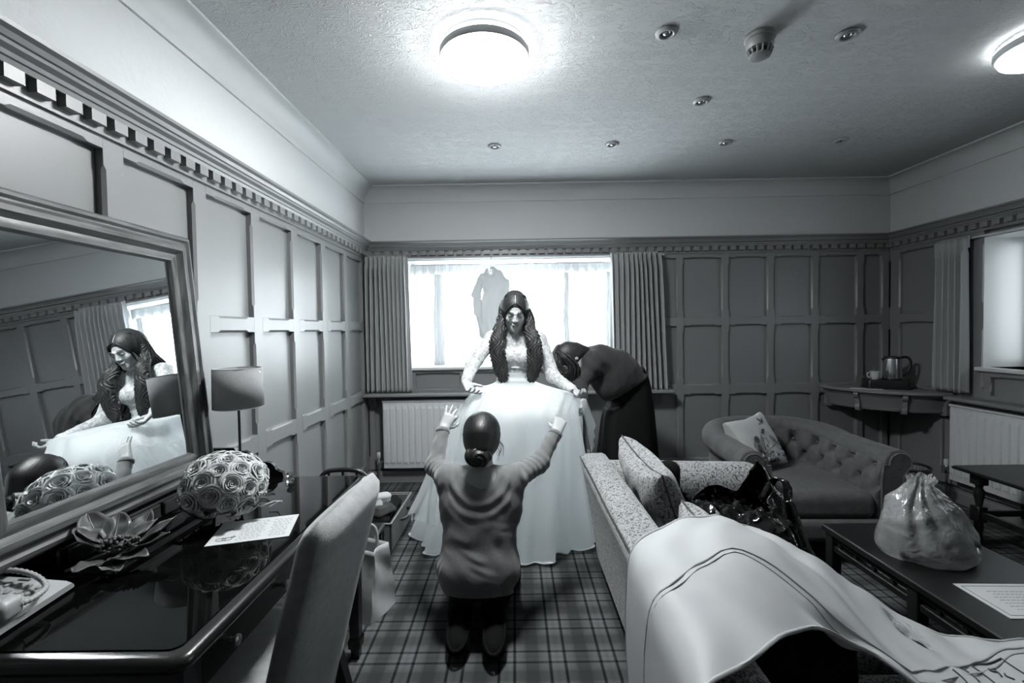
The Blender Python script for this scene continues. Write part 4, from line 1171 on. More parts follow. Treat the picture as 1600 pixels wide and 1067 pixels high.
# hair: crown mass, parting, long waved locks at either side
s = SDF((-.2, 2.98, 1.38), (.2, 3.34, 1.76), .0046)
s.ell(P(0, -.022, .026), (.086, .106, .104), .02, R=R)
s.ell(P(0, -.060, .066), (.064, .064, .062), .05, R=R)
for x in (-1, 1): s.cap(P(x * .045, -.06, .01), (x * .075, 3.20, 1.44), .048, .040, .05)
s.cap(P(0, -.085, .02), (0.0, 3.265, 1.42), .070, .080, .05)
s.ell(P(0, .125, -.034), (.084, .090, .110), .012, 'sub', R=R)
s.cut((0, .4, -1), (0, 3.2, 1.41))
hair = s.build('hair', HAIR, bride, BO)
MB().tube([P(0, .068, .083), P(0, .050, .103), P(0, .02, .122), P(0, -.01, .131)], [.0015, .0022, .002, .001], 6).shift(boff).build('parting', SKIN, hair, 60)
mb = MB()
for x in (-1, 1): strands(mb, [P(x * .004, .066, .086), P(x * .038, .074, .064), P(x * .062, .062, .018), P(x * .069, .050, -.030), P(x * .072, .044, -.085)], .006, .006, 16, .0028, 40 + x, .003, 9, 22)
tag(mb.shift(boff).build('framing_strands', HAIR, hair, 180), kind='stuff')
lockL = [P(-.070, -.035, .02), (-.090, 3.150, 1.50), (-.102, 3.100, 1.425), (-.122, 3.058, 1.355), (-.116, 3.050, 1.28), (-.102, 3.053, 1.205), (-.082, 3.055, 1.120)]
lockR = [P(.070, -.035, .02), (.094, 3.150, 1.50), (.108, 3.100, 1.425), (.130, 3.058, 1.355), (.130, 3.050, 1.28), (.130, 3.053, 1.205), (.112, 3.055, 1.118)]
for L_, sd_n in ((lockL, 11), (lockR, 12)):
    s = SDF((-.25, 2.98, 1.08), (.25, 3.2, 1.72), .0056)
    pts = spline(L_, 16)
    s.chain(pts, [.022 + .022 * min(1, i / 6) * (1 - .5 * max(0, (i - 12) / 3)) for i in range(16)], .02, flat=((0, 1, .25), .5))
    X, Y, Z = s.field(); s.a += (.004 * np.sin(X * 260 + 8 * np.sin(Z * 40) + Y * 60)).astype(np.float32)
    s.build('wavy_lock', HAIR, hair, BO)
    mb = MB(); strands(mb, L_, .036, .022, 84, .0035, sd_n, .014, 17, 36)
    mb.shift(boff); tag(mb.build('lock_strands', HAIR, hair, 180), kind='stuff')
mb = MB(); strands(mb, [P(-.05, -.02, .115), P(-.075, -.07, .03), (-.12, 3.24, 1.46), (-.13, 3.27, 1.35), (-.12, 3.28, 1.22)], .03, .02, 20, .005, 21, .009, 20)
strands(mb, [P(.05, -.02, .115), P(.075, -.07, .03), (.12, 3.24, 1.46), (.13, 3.27, 1.35), (.12, 3.28, 1.22)], .03, .02, 20, .005, 22, .009, 20)
strands(mb, [P(0, -.1, .06), (0, 3.27, 1.48), (0, 3.31, 1.36), (0, 3.315, 1.20)], .09, .02, 46, .006, 23, .009, 20)
mb.shift(boff); tag(mb.build('back_hair', HAIR, hair, 180), kind='stuff')
mb = MB()
for k in range(9):
    q = P(.045 - .011 * k, -.118 - .004 * math.sin(k), .045 + .006 * math.sin(k * 2)); mb.lathe([(.001, -.006), (.007, -.002), (.006, .004), (.001, .007)], tuple(q), 7)
mb.shift(boff).build('jewelled_hair_clip', CRYS, bride, 60)

# gown: one skirt surface, gathered at the waist, lifted at the front edge by four hands
SATIN = bpy.data.materials.new('gown_satin'); SATIN.use_nodes = True
nt = SATIN.node_tree; bs = nt.nodes['Principled BSDF']; NN = nt.nodes.new; LK = nt.links.new
bs.inputs['Roughness'].default_value = .5; bs.inputs['Specular IOR Level'].default_value = .3; bs.inputs['Sheen Weight'].default_value = .3
tc = NN('ShaderNodeTexCoord'); sp_ = NN('ShaderNodeSeparateXYZ'); LK(tc.outputs['Object'], sp_.inputs[0])
v1 = NN('ShaderNodeTexNoise'); v1.inputs['Scale'].default_value = 36; v1.inputs['Detail'].default_value = 3; v1.inputs['Distortion'].default_value = 1.5; LK(tc.outputs['Object'], v1.inputs['Vector'])
lace = ramp(nt, v1.outputs['Fac'], [(.40, .66), (.47, .82), (.52, .40), (.57, .80), (1, .84)])
lf = math_node(nt, 'MULTIPLY', math_node(nt, 'MINIMUM', math_node(nt, 'MAXIMUM', math_node(nt, 'MULTIPLY', math_node(nt, 'SUBTRACT', sp_.outputs[2], .74), 6), 0), 1),
               math_node(nt, 'MINIMUM', math_node(nt, 'MAXIMUM', math_node(nt, 'MULTIPLY', math_node(nt, 'SUBTRACT', math_node(nt, 'ABSOLUTE', math_node(nt, 'SUBTRACT', sp_.outputs[0], .03)), .14), 12), .15), 1))
mxx = NN('ShaderNodeMix'); mxx.data_type = 'RGBA'; LK(lf, mxx.inputs[0]); mxx.inputs[6].default_value = grey(.80); LK(lace, mxx.inputs[7]); LK(mxx.outputs[2], bs.inputs['Base Color'])
fb = NN('ShaderNodeTexNoise'); fb.inputs['Scale'].default_value = 9; fb.inputs['Detail'].default_value = 4; LK(tc.outputs['Object'], fb.inputs['Vector'])
bp = NN('ShaderNodeBump'); bp.inputs['Strength'].default_value = .35; bp.inputs['Distance'].default_value = .02; LK(fb.outputs['Fac'], bp.inputs['Height']); LK(bp.outputs[0], bs.inputs['Normal'])
tl_ = NN('ShaderNodeBsdfTranslucent'); tl_.inputs[0].default_value = grey(.96)
ms = NN('ShaderNodeMixShader'); ms.inputs[0].default_value = .6; LK(bs.outputs[0], ms.inputs[1]); LK(tl_.outputs[0], ms.inputs[2]); LK(ms.outputs[0], nt.nodes['Material Output'].inputs[0])
# ring: cx, cy, left, right, front, back, z_front, z_back, z_left, z_right, squareness, fold amplitude
RG = [(-.002, 3.215, .124, .124, .098, .098, 1.150, 1.14, 1.145, 1.145, 2.0, 0),
      (-.002, 3.215, .130, .130, .105, .105, 1.095, 1.07, 1.085, 1.085, 2.0, .003),
      (.020, 3.16, .215, .270, .245, .19, 1.095, 1.00, 1.060, 1.030, 2.6, .005),
      (.060, 3.08, .325, .345, .320, .31, 1.085, .93, 1.060, 1.000, 3.4, .004),
      (.050, 3.07, .345, .365, .340, .35, 1.055, .89, 1.020, .965, 3.2, .006),
      (.000, 3.05, .365, .395, .420, .44, .945, .78, .93, .90, 2.8, .010),
      (-.015, 3.08, .405, .430, .440, .54, .800, .62, .78, .76, 2.5, .016),
      (-.030, 3.12, .465, .475, .450, .60, .560, .42, .55, .55, 2.3, .024),
      (-.055, 3.16, .540, .520, .470, .64, .280, .22, .28, .28, 2.2, .034),
      (-.075, 3.18, .590, .575, .475, .66, .090, .07, .09, .09, 2.15, .044),
      (-.080, 3.19, .605, .590, .480, .67, .012, .012, .012, .012, 2.1, .050)]
NR = 60
rs = spline(RG, NR)
def skirt(a, b):
    g = rs[min(int(round(b * (NR - 1))), NR - 1)]
    th = 2 * PI * a; c, s_ = math.sin(th), -math.cos(th)       # a=0 front (-y), a=.25 right
    e = 2 / g[10]
    dx = math.copysign(abs(c) ** e, c); dy = math.copysign(abs(s_) ** e, s_)
    rx = g[3] if dx > 0 else g[2]; ry = g[5] if dy > 0 else g[4]
    wf = (abs(s_) ** 1.5); ws = 1 - wf
    z = (g[7] if s_ > 0 else g[6]) * wf + (g[9] if c > 0 else g[8]) * ws
    fold = g[11] * (math.sin(11 * th + 2.2 * math.sin(2 * th + .6) + b) * .8 + .5 * math.sin(23 * th + 1.3 + 2 * b) + .45 * math.sin(5 * th + 2))
    q = 1 + fold / max(rx, .2)
    return (g[0] + dx * rx * q - BO.x, g[1] + dy * ry * q - BO.y, max(z, .006) + (abs(fold) * .3 if b > .97 else 0))
gown = MB().grid(skirt, 260, NR, True).build('skirt', SATIN, bride, 180)
mb = MB(); hem = [skirt(k / 260, 1.0) for k in range(261)]
mb.tube([(x, y, z + .004) for x, y, z in hem], .005, 6, False).build('hem', SATIN, gown, 180)
# sheer tulle layer held out to the left
TULLE = sheer_mat('tulle', .34)
top = spline([(-.385, 2.60, .955), (-.40, 2.70, .93), (-.40, 2.85, .90), (-.36, 3.0, .88)], 24)
mid = spline([(-.47, 2.66, .62), (-.53, 2.78, .60), (-.53, 2.95, .60), (-.48, 3.12, .60)], 24)
bot = spline([(-.50, 2.70, .27), (-.655, 2.80, .30), (-.69, 2.95, .26), (-.62, 3.16, .26)], 24)
def tul(a, b):
    i = min(int(a * 23), 23); t = b
    p = (1 - t) * (1 - t) * np.array(top[i]) + 2 * t * (1 - t) * (2 * np.array(mid[i]) - .5 * np.array(top[i]) - .5 * np.array(bot[i])) + t * t * np.array(bot[i])
    w = .016 * t * math.sin(a * 34 + 3 * t) + .01 * t * math.sin(a * 61)
    return (p[0] + w - BO.x, p[1] + .4 * w - BO.y, p[2] + .01 * math.sin(a * 20))
MB().grid(tul, 24, 26).build('tulle_overlay', TULLE, bride, 180)
topR = [(.41, 2.84, .99), (.44, 2.95, .98), (.47, 3.08, .97)]
tr_ = spline(topR, 12)
MB().grid(lambda a, b: (tr_[int(a * 11)][0] + .07 * b + .008 * math.sin(a * 20 + b * 3), tr_[int(a * 11)][1] - BO.y + .02 * b, tr_[int(a * 11)][2] - .34 * b * (1 - .5 * a)), 12, 14).build('tulle_overlay', TULLE, bride, 180)

# ---------------------------------------------------------------- kneeling helper
KO = Vector((-.185, 2.25, 0))
kn = thing('person', 'kneeling woman in grey jumper and dark bun, seen from behind holding out the skirt', 'person', KO)
SK2 = mat('skin_pale', .56, .5, spec=.35)
k_sh = {-1: A(-.335, 2.235, .715), 1: A(-.020, 2.235, .712)}
k_el = {-1: A(-.428, 2.37, .735), 1: A(.118, 2.38, .742)}
k_wr = {-1: A(-.402, 2.505, .905), 1: A(.222, 2.49, .880)}
hc_k = A(-.172, 2.280, .918); u_k = A(0, .22, .975); f_k = A(0, .975, -.22)
s = SDF((-.50, 1.88, -.005), (.33, 2.75, 1.09), .0048)
s.ell((-.19, 2.18, .30), (.165, .13, .12), .04); s.ell((-.185, 2.20, .44), (.125, .09, .14), .06); s.ell((-.178, 2.215, .60), (.135, .095, .15), .06)
s.cap(k_sh[-1], k_sh[1], .048, .048, .05)
s.cap((-.177, 2.215, .71), (-.174, 2.245, .80), .058, .050, .04)
Pk, Rk = head(s, hc_k, u_k, f_k)
s.cap((-.175, 2.235, .78), Pk(0, -.03, -.055), .048, .05, .02)
for x in (-1, 1):
    s.cap(k_sh[x], k_el[x], .045, .036, .03); s.cap(k_el[x], k_wr[x], .035, .024, .02)
    kx = -.185 + x * .115; ax_ = -.205 + x * .078
    s.cap((-.185 + x * .09, 2.20, .27), (kx, 2.56, .10), .088, .062, .03); s.cap((kx, 2.56, .075), (ax_, 2.17, .085), .060, .040, .03)
    s.cap((ax_, 2.16, .085), (ax_, 1.975, .04), .036, .030, .02)
hand.flip = 1
hand(s, k_wr[-1], A(.40, .45, .78), A(.90, .10, -.1), (.80, .30, .15, .10), .30, thumb_in=.8)
hand.flip = -1
hand(s, k_wr[1], A(.35, .60, .70), A(-.85, .15, .35), (.75, .78, .80, .82), .06, thumb_in=.9)
s.build('body', SK2, kn, KO)
face_parts(Pk, Rk, kn, -KO, HAIR_D)
KNIT = mat('fine_knit', .19, .85, bump=(330, .2), sheen=.35, var=(60, .10))
s = SDF((-.53, 1.96, .14), (.32, 2.60, .97), .0056)
s.ell((-.178, 2.205, .615), (.172, .118, .165), .03); s.ell((-.185, 2.175, .44), (.178, .120, .20), .06); s.ell((-.19, 2.165, .30), (.200, .145, .15), .05)
s.cap((-.19, 2.17, .17), (-.19, 2.17, .30), .16, .16, .06, flat=((0, 1, 0), .85))
s.cap(k_sh[-1], k_sh[1], .060, .060, .05)
for x in (-1, 1):
    s.ell((-.178 + x * .150, 2.225, .60), (.055, .085, .12), .05)
    s.cap(k_sh[x], k_el[x], .062, .049, .04); s.cap(k_el[x], k_el[x] + (k_wr[x] - k_el[x]) * .90, .047, .034, .03)
X, Y, Z = s.field()
dn = np.sqrt((X + .177) ** 2 + ((Z - .80) * .95) ** 2)
bk_ = np.clip((2.24 - Y) / .06, 0, 1)
ripple = .0036 * np.sin(dn * 118 - 1.0) * np.exp(-((dn - .17) / .055) ** 2) * bk_ * (np.abs(X + .177) < .15)
ripple = ripple + .0032 * np.sin(Z * 100 + 2.2 * np.sin((X + .18) * 9) + 2.6 * np.sin(Z * 27 + X * 19)) * (.5 + .5 * np.sin(X * 31 + Z * 17)) * np.exp(-((Z - .46) / .12) ** 2) * bk_ * np.exp(-((X + .21) / .13) ** 2)
armw = np.clip((np.abs(X + .178) - .17) / .03, 0, 1)
ripple = ripple + armw * .0016 * np.sin((X * np.sign(X + .178) * .8 + Z * .6 + Y * .7) * 125 + 2 * np.sin(Y * 30))
s.a += (ripple + .0018 * smooth_noise(X, Y, Z, 45, 5)).astype(np.float32)
s.cut((0, -.35, -1), (0, 2.06, .222))
s.ell((-.176, 2.270, .880), (.082, .095, .080), .012, 'sub')
for x in (-1, 1): s.cut(k_wr[x] - k_el[x], k_el[x] + (k_wr[x] - k_el[x]) * .90) if False else None
jump = s.build('jumper', KNIT, kn, KO)
for x in (-1, 1):
    d_ = k_wr[x] - k_el[x]
    MB().tube([k_el[x] + d_ * .88, k_el[x] + d_ * .90, k_el[x] + d_ * .985, k_el[x] + d_ * 1.0], [.036, .039, .037, .030], 20).shift(-KO).build('cuff', KNIT, jump, 60)
s = SDF((-.33, 2.08, .66), (-.02, 2.36, .84), .005)
s.ell((-.177, 2.205, .64), (.150, .105, .150), .03); s.cap((-.177, 2.20, .70), (-.175, 2.225, .775), .072, .066, .04)
s.cut((0, 0, -1), (0, 0, .68)); s.cut((0, .45, 1), (0, 2.2, .775))
s.build('inner_top', mat('inner_top_cotton', .42, .8), kn, KO)
TROU = mat('black_cloth', .008, .9, spec=.12, bump=(150, .2))
s = SDF((-.42, 2.0, -.005), (.06, 2.70, .36), .007)
for x in (-1, 1):
    kx = -.185 + x * .115; ax_ = -.205 + x * .078
    s.cap((-.185 + x * .09, 2.19, .26), (kx, 2.56, .105), .105, .078, .03); s.cap((kx, 2.56, .085), (ax_, 2.13, .095), .076, .058, .03)
s.ell((-.19, 2.17, .26), (.185, .14, .10), .04)
s.build('trousers', TROU, kn, KO)
SHOE = mat('black_shoe', .006, .9, spec=.1)
for x in (-1, 1):
    ax_ = -.193 + x * .082; dy = -.015 if x < 0 else -.040
    s = SDF((ax_ - .08, 1.86, -.004), (ax_ + .08, 2.26, .19), .006)
    s.cap((ax_, 2.15 + dy, .085), (ax_, 1.985 + dy, .058), .053, .046, .02, flat=((0, .15, 1), .85))
    s.ell((ax_, 2.02 + dy, .062), (.052, .085, .050), .02)
    s.cut((0, 0, -1), (0, 0, .004))
    sh1 = s.build('shoe', SHOE, kn, KO)
    P_ = [(ax_ + .046 * math.sin(t) * (1.0), 2.045 + dy - .125 * math.cos(t), .098 + .022 * -math.cos(t) * 1) for t in np.linspace(0, 2 * PI, 36)]
    MB().tube(P_, .008, 8, False).shift(-KO).build('sole_edge', mat('rubber_sole', .006, .9, spec=.1), sh1, 60)
s = SDF((-.31, 2.04, .78), (-.04, 2.44, 1.10), .0046)
s.ell(Pk(0, -.022, .020), (.093, .108, .098), .02, R=Rk)
s.ell(Pk(0, -.045, -.035), (.086, .078, .078), .03, R=Rk)
s.cap(Pk(0, -.09, .0), Pk(0, -.10, -.06), .066, .060, .03)
s.ell(Pk(0, .115, -.045), (.064, .085, .10), .012, 'sub', R=Rk)
s.cut((0, -.5, -1), (0, 2.2, .835))
hk = s.build('hair', HAIR_D, kn, KO)
s = SDF((-.29, 2.02, .76), (-.08, 2.24, .95), .0046)
s.ell((-.183, 2.140, .848), (.066, .052, .050), .02)
X, Y, Z = s.field(); s.a += (.0028 * np.sin(np.arctan2(Z - .848, X + .183) * 3 + np.sqrt((X + .183) ** 2 + (Z - .848) ** 2) * 260)).astype(np.float32)
s.build('bun', HAIR_D, hk, KO)
mb = MB(); rnd = random.Random(14); bunp = A(-.183, 2.155, .865)
for k in range(120):
    a = PI * (k + rnd.uniform(-.4, .4)) / 119
    st = Pk(.086 * math.cos(a), .050 + .02 * rnd.uniform(-1, 1), .020 + .080 * math.sin(a) - .02)
    cc = Pk(0, -.022, .020); P_ = []
    for i in range(14):
        t = i / 13; d_ = (st - cc) * (1 - t) + (bunp - cc) * t
        ld = np.array([d_ @ Rk[:, 0], d_ @ Rk[:, 1], d_ @ Rk[:, 2]]); q = math.sqrt((ld[0] / .093) ** 2 + (ld[1] / .108) ** 2 + (ld[2] / .098) ** 2)
        P_.append(cc + d_ / q * (1.022 - .02 * t + rnd.uniform(0, .012)) if t < .9 else cc + d_)
    mb.tube(P_, .0030, 4)
tag(mb.shift(-KO).build('smoothed_strands', HAIR_D, hk, 180), kind='stuff')
rnd = random.Random(4); mb = MB()
for k in range(9):
    q = Pk(-.075 + rnd.uniform(-.01, .01), -.02 + rnd.uniform(-.03, .03), -.03 + rnd.uniform(-.03, .02)); mb.tube([q, q + A(.022 + rnd.uniform(-.01, .01), 0, -.03), q + A(.020 + rnd.uniform(-.02, .01), 0, -.075)], .0009, 4)
tag(mb.shift(-KO).build('stray_hair', HAIR_D, hk), kind='stuff')

# ---------------------------------------------------------------- helper bending behind the bride
EO = Vector((.90, 3.62, 0))
be = thing('person', 'woman in dark jumper and long black skirt bending down behind the bride', 'person', EO)
hc_e = A(.405, 3.37, 1.215); f_e = unit(A(-.45, -.30, -.84)); u_e = unit(A(-.72, -.12, .45))
e_sh = {-1: A(.580, 3.36, 1.195), 1: A(.560, 3.56, 1.20)}
e_el = {-1: A(.455, 3.27, 1.015), 1: A(.43, 3.56, 1.01)}
e_wr = {-1: A(.475, 3.17, .935), 1: A(.42, 3.53, .94)}
s = SDF((.22, 2.98, -.005), (1.12, 3.86, 1.42), .0060)
s.ell((.90, 3.60, .98), (.14, .16, .14), .04); s.cap((.88, 3.58, 1.0), (.62, 3.46, 1.20), .115, .115, .06); s.cap(e_sh[-1], e_sh[1], .05, .05, .05)
Pe, Re = head(s, hc_e, u_e, f_e)
s.cap((.56, 3.45, 1.24), Pe(0, -.03, -.055), .052, .05, .03)
for x in (-1, 1):
    s.cap(e_sh[x], e_el[x], .045, .037, .03); s.cap(e_el[x], e_wr[x], .036, .025, .02)
    s.cap((.90, 3.60 + x * .085, .95), (.90, 3.60 + x * .085, .50), .085, .055, .03); s.cap((.90, 3.60 + x * .085, .50), (.93, 3.60 + x * .09, .09), .053, .037, .03)
    s.cap((.93, 3.60 + x * .09, .075), (.78, 3.58 + x * .10, .03), .035, .028, .02)
hand.flip = 1
hand(s, e_wr[-1], A(-.1, -.6, -.4), A(-.3, .1, .8), (.5, .55, .6, .6))
hand(s, e_wr[1], A(-.3, -.1, -.8), A(-.3, .3, .8), (.5, .55, .6, .6))
s.build('body', SKIN, be, EO)
face_parts(Pe, Re, be, -EO)
DKNIT = mat('dark_knit', .020, .85, bump=(120, .35), sheen=.05, var=(90, .25))
s = SDF((.33, 3.10, .80), (1.14, 3.86, 1.38), .0065)
s.cap((.92, 3.59, .97), (.77, 3.52, 1.10), .165, .172, .05); s.cap((.77, 3.52, 1.10), (.64, 3.455, 1.180), .172, .145, .05)
s.cap(e_sh[-1], e_sh[1], .075, .075, .06)
s.ell((.72, 3.46, 1.02), (.13, .13, .13), .05)
for x in (-1, 1):
    s.cap(e_sh[x], e_el[x], .066, .054, .04); s.cap(e_el[x], e_el[x] + (e_wr[x] - e_el[x]) * .8, .052, .040, .03)
X, Y, Z = s.field()
s.a += (.004 * np.sin((X * .87 + Z * .49) * 75 + 2.5 * np.sin((X * .49 - Z * .87) * 14 + Y * 6)) * .7 + .0025 * smooth_noise(X, Y, Z, 40, 9)).astype(np.float32)
s.cut((.49, -.05, -.87), (.76, 3.45, .925))
s.build('jumper', DKNIT, be, EO)
rsk = spline([(.87, 3.57, .135, .145, 1.01), (.89, 3.59, .155, .165, .95), (.885, 3.60, .195, .20, .80), (.88, 3.60, .225, .225, .50), (.875, 3.61, .265, .26, .10)], 30)
def bskirt(a, b):
    g = rsk[int(round(b * 29))]; th = 2 * PI * a; fo = 1 + .05 * b * math.sin(9 * th + 2 * math.sin(2 * th))
    return (g[0] + g[2] * math.cos(th) * fo - EO.x, g[1] + g[3] * math.sin(th) * fo - EO.y, g[4] - .18 * math.cos(th) * 0 + (.13 * (math.cos(th)) * (1 - b) if b < .4 else .13 * math.cos(th) * max(0, (1 - b) - .0) * .6))
MB().grid(bskirt, 96, 30, True).build('long_skirt', TROU, be, 180, solid=.004)
for x in (-1, 1):
    s = SDF((.70, 3.42, -.004), (1.02, 3.80, .16), .008); s.cap((.94, 3.60 + x * .09, .05), (.77, 3.58 + x * .10, .035), .045, .038, .02); s.cut((0, 0, -1), (0, 0, .003)); s.build('shoe', SHOE, be, EO)
s = SDF((.24, 3.20, 1.00), (.60, 3.56, 1.42), .0056)
s.ell(Pe(0, -.025, .025), (.088, .108, .105), .02, R=Re)
s.cap(Pe(0, -.09, -.02), (.53, 3.42, 1.27), .06, .045, .04)
s.ell(Pe(0, .115, -.03), (.058, .075, .10), .012, 'sub', R=Re)
he = s.build('hair', HAIR, be, EO)
mb = MB()
strands(mb, [Pe(.02, .0, .115), Pe(.085, .02, .05), Pe(.088, .03, -.01) + A(0, 0, -.05), (.43, 3.29, 1.05)], .040, .035, 60, .0055, 31, .008, 14)
strands(mb, [Pe(-.02, .0, .115), Pe(-.085, .02, .05), Pe(-.088, .03, -.01) + A(0, 0, -.05), (.38, 3.46, 1.04)], .040, .035, 50, .0055, 32, .008, 14)
strands(mb, [Pe(0, .02, .115), Pe(0, -.06, .10), Pe(0, -.115, .02), (.47, 3.38, 1.20), (.455, 3.33, 1.08)], .06, .05, 50, .0055, 33, .008, 12)
strands(mb, [Pe(0, .01, .118), Pe(0, .075, .085), Pe(.01, .115, .02), (.335, 3.31, 1.12), (.345, 3.30, 1.055)], .075, .05, 80, .0055, 34, .008, 14)
tag(mb.shift(-EO).build('hair_strands', HAIR, he, 180), kind='stuff')
# ================================================================ SMALL THINGS
PAPER = mat('white_paper', .78, .6)
INK = mat('printed_ink', .05, .7)
INK_L = mat('pale_ink', .30, .7)
# ---- rose bouquet
PETAL = mat('rose_petal', .66, .55, sheen=.3, var=(30, .10))
nt, bs, NN, LK = nodes_of(PETAL)
BQ = Vector((-1.022, 1.572, DZ + .118))
bq = thing('bouquet', 'round bouquet of pale roses lying on the dark glass desk', 'bouquet', BQ)
def rose_mesh(seed, opened=1.0):
    """Unit rose opening along +z, radius about 1."""
    r = random.Random(seed); mb = MB()
    layers = [(2, .13, .46, .05), (3, .27, .50, .12), (3, .43, .50, .22), (4, .60, .44, .34), (5, .78, .34, .50), (5, .92, .16, .70)]
    for li, (n, R, H, flare) in enumerate(layers):
        for k in range(n):
            a0 = 2 * PI * (k + .5 * (li % 2) + .13 * li) / n + r.uniform(-.15, .15); wd = 2 * PI / n * .74
            hh = H + r.uniform(-.04, .04)
            def fn(u, v, a0=a0, wd=wd, R=R, hh=hh, fl=flare):
                s = 2 * u - 1; edge = 1 - .22 * s * s * v
                a = a0 + wd * s * (.45 + .55 * v)
                rad = R * (.62 + .38 * min(1, v * 1.25)) + (.10 + fl * .30) * max(0, v - .70) ** 1.1 * 3.0
                z = -.60 + (hh + .60) * min(1, v * 1.12) * edge - fl * .60 * max(0, v - .80) ** 1.2 * 4
                rad *= 1 + .05 * s * math.sin(3 * a0)
                return (rad * math.cos(a), rad * math.sin(a), z)
            mb.grid(fn, 8, 7)
    mb.lathe([(.05, -.2), (.09, .30), (.05, .38), (.01, .39)], n=8)
    return mb
variants = [rose_mesh(s).mesh('rose', PETAL, 180) for s in range(4)]
rnd = random.Random(7)
pts = []
N = 46
for k in range(N):
    z = 1 - 1.72 * (k + .5) / N; t = k * 2.39996 + .4
    q = math.sqrt(max(0, 1 - z * z)); pts.append(Vector((q * math.cos(t), q * math.sin(t), z)))
ax = Vector((.10, -.35, .93)).normalized()
Q = Vector((0, 0, 1)).rotation_difference(ax).to_matrix()
for k, p in enumerate(pts):
    d = Q @ p
    if d.z < -.62: continue
    R = .126 + rnd.uniform(-.006, .006); r_ = .034 + rnd.uniform(-.004, .006)
    c = d * (R - r_ * .12); c.z = c.z * .86
    c.z = max(c.z, -.118 + .040)
    o = place('rose', variants[k % 4], bq)
    o.matrix_local = Matrix.Translation(c) @ d.to_track_quat('Z', 'Y').to_matrix().to_4x4() @ Matrix.Rotation(rnd.uniform(0, 6), 4, 'Z') @ Matrix.Scale(r_ * 1.12, 4)
MB().lathe([(.001, -.085), (.075, -.075), (.105, -.02), (.100, .05), (.06, .085), (.001, .095)], n=24).build('foliage_core', mat('dark_foliage', .02, .7), bq, 60)
lm = MB().grid(lambda u, v: ((2 * u - 1) * .020 * math.sin(PI * min(v * .95 + .03, 1)), v * .07, .006 * (2 * u - 1) ** 2 + .012 * math.sin(3 * v)), 5, 8).mesh('leaf', mat('dark_foliage', .02), 180)
for k in range(14):
    t = 2 * PI * k / 14; o = place('leaf', lm, bq)
    o.matrix_local = Matrix.Translation((.088 * math.cos(t), .088 * math.sin(t), -.078 + .01 * math.sin(k * 3))) @ Matrix.Rotation(t - PI / 2, 4, 'Z') @ Matrix.Rotation(.22, 4, 'X')
MB().tube([(.06, .02, -.08), (.11, .03, -.085), (.145, .05, -.075), (.16, .075, -.085), (.13, .10, -.10), (.11, .08, -.108)], .0022, 6).build('ribbon_loop', PAPER, bq, 60)

# ---- printed card on the desk
cd = thing('order_card', 'white printed card lying on the desk in front of the bouquet', 'card', (-.868, 1.483, DZ), math.radians(16))
MB().box((-.118, -.090, .0005), (.118, .090, .0022)).build('sheet', PAPER, cd)
mb = MB(); rr = random.Random(3)
for i in range(13):
    y = -.070 + i * .0112
    for c0, c1 in ((-.045, .035), (.045, .108)):
        x = c0 + rr.uniform(0, .012)
        while x < c1 - .01:
            w_ = rr.uniform(.004, .014); mb.box((x, y, .0021), (min(x + w_, c1), y + .0028, .0024)); x += w_ + .004
tag(mb.build('small_print', INK_L, cd), kind='stuff')
mb = MB()
for cx, r_ in ((-.084, .014), (-.066, .014)):
    mb.tube([(cx + r_ * math.cos(t), -.055 + r_ * .7 * math.sin(t), .0024) for t in np.linspace(0, 2 * PI, 24)], .0010, 5, False)
mb.tube([(-.058, -.045, .0024), (-.050, -.036, .0024), (-.052, -.050, .0024), (-.044, -.042, .0024)], .0012, 5)
mb.build('rings_print', INK, cd)
MB().tube([(-.092, .010, .0024), (-.086, .022, .0024), (-.080, .012, .0024), (-.074, .024, .0024), (-.066, .012, .0024)], .0010, 5).build('monogram_print', INK, cd)

# ---- corded telephone
PH = mat('ivory_plastic', .50, .40)
ph = thing('telephone', 'ivory corded desk telephone with push buttons at the near end of the desk', 'telephone', (-1.228, 1.035, DZ), math.radians(96))
v = []
prof = [(-.098, .006), (-.098, .020), (-.085, .026), (.085, .052), (.098, .048), (.100, .006)]
for x, sq in ((-.100, 0), (-.094, 1), (.094, 1), (.100, 0)):
    v += [(x, y, z if sq or z < .01 else z - .007) for y, z in prof]
n_ = len(prof)
MB().add(v, [(i * n_ + k, i * n_ + (k + 1) % n_, (i + 1) * n_ + (k + 1) % n_, (i + 1) * n_ + k) for i in range(3) for k in range(n_)] + [tuple(range(n_))[::-1], tuple(3 * n_ + k for k in range(n_))]).build('body', PH, ph, 30)
sl = math.atan2(.026, .170)
def onp(x, y, h=0): return (x, y - h * math.sin(sl), .026 + (y + .085) * .026 / .170 + h * math.cos(sl))
KEY = MB().lathe([(.0085, -.001), (.0085, .003), (.0065, .0048), (.001, .005)], n=12, sx=1.15, sy=.72).mesh('key', mat('key_plastic', .42, .45), 40)
for i in range(4):
    for j in range(6):
        o = place('key', KEY, ph, Matrix.Translation(onp(-.022 + i * .027, -.052 + j * .023)) @ Matrix.Rotation(sl, 4, 'X'))
for j in range(2): MB().box((.080, -.060 + j * .05, 0), (.086, -.035 + j * .05, .002)).xf(Matrix.Translation((0, 0, .031 + j * .008)) @ Matrix.Rotation(sl, 4, 'X')).build('indicator_window', mat('dark_window', .08, .3), ph)
s = SDF((-.12, -.13, .01), (0, .13, .10), .0042)
s.rbox((-.066, 0, .058), (.024, .108, .016), .014)
s.rbox((-.066, -.080, .050), (.028, .030, .022), .014, .01); s.rbox((-.066, .080, .056), (.028, .030, .022), .014, .01)
s.build('handset', PH, ph)
C_ = spline([(-.056, -.105, .052), (-.02, -.112, .050), (.030, -.092, .050), (.066, -.030, .062), (.078, .040, .070), (.060, .096, .062), (.02, .112, .045)], 90)
P_ = []
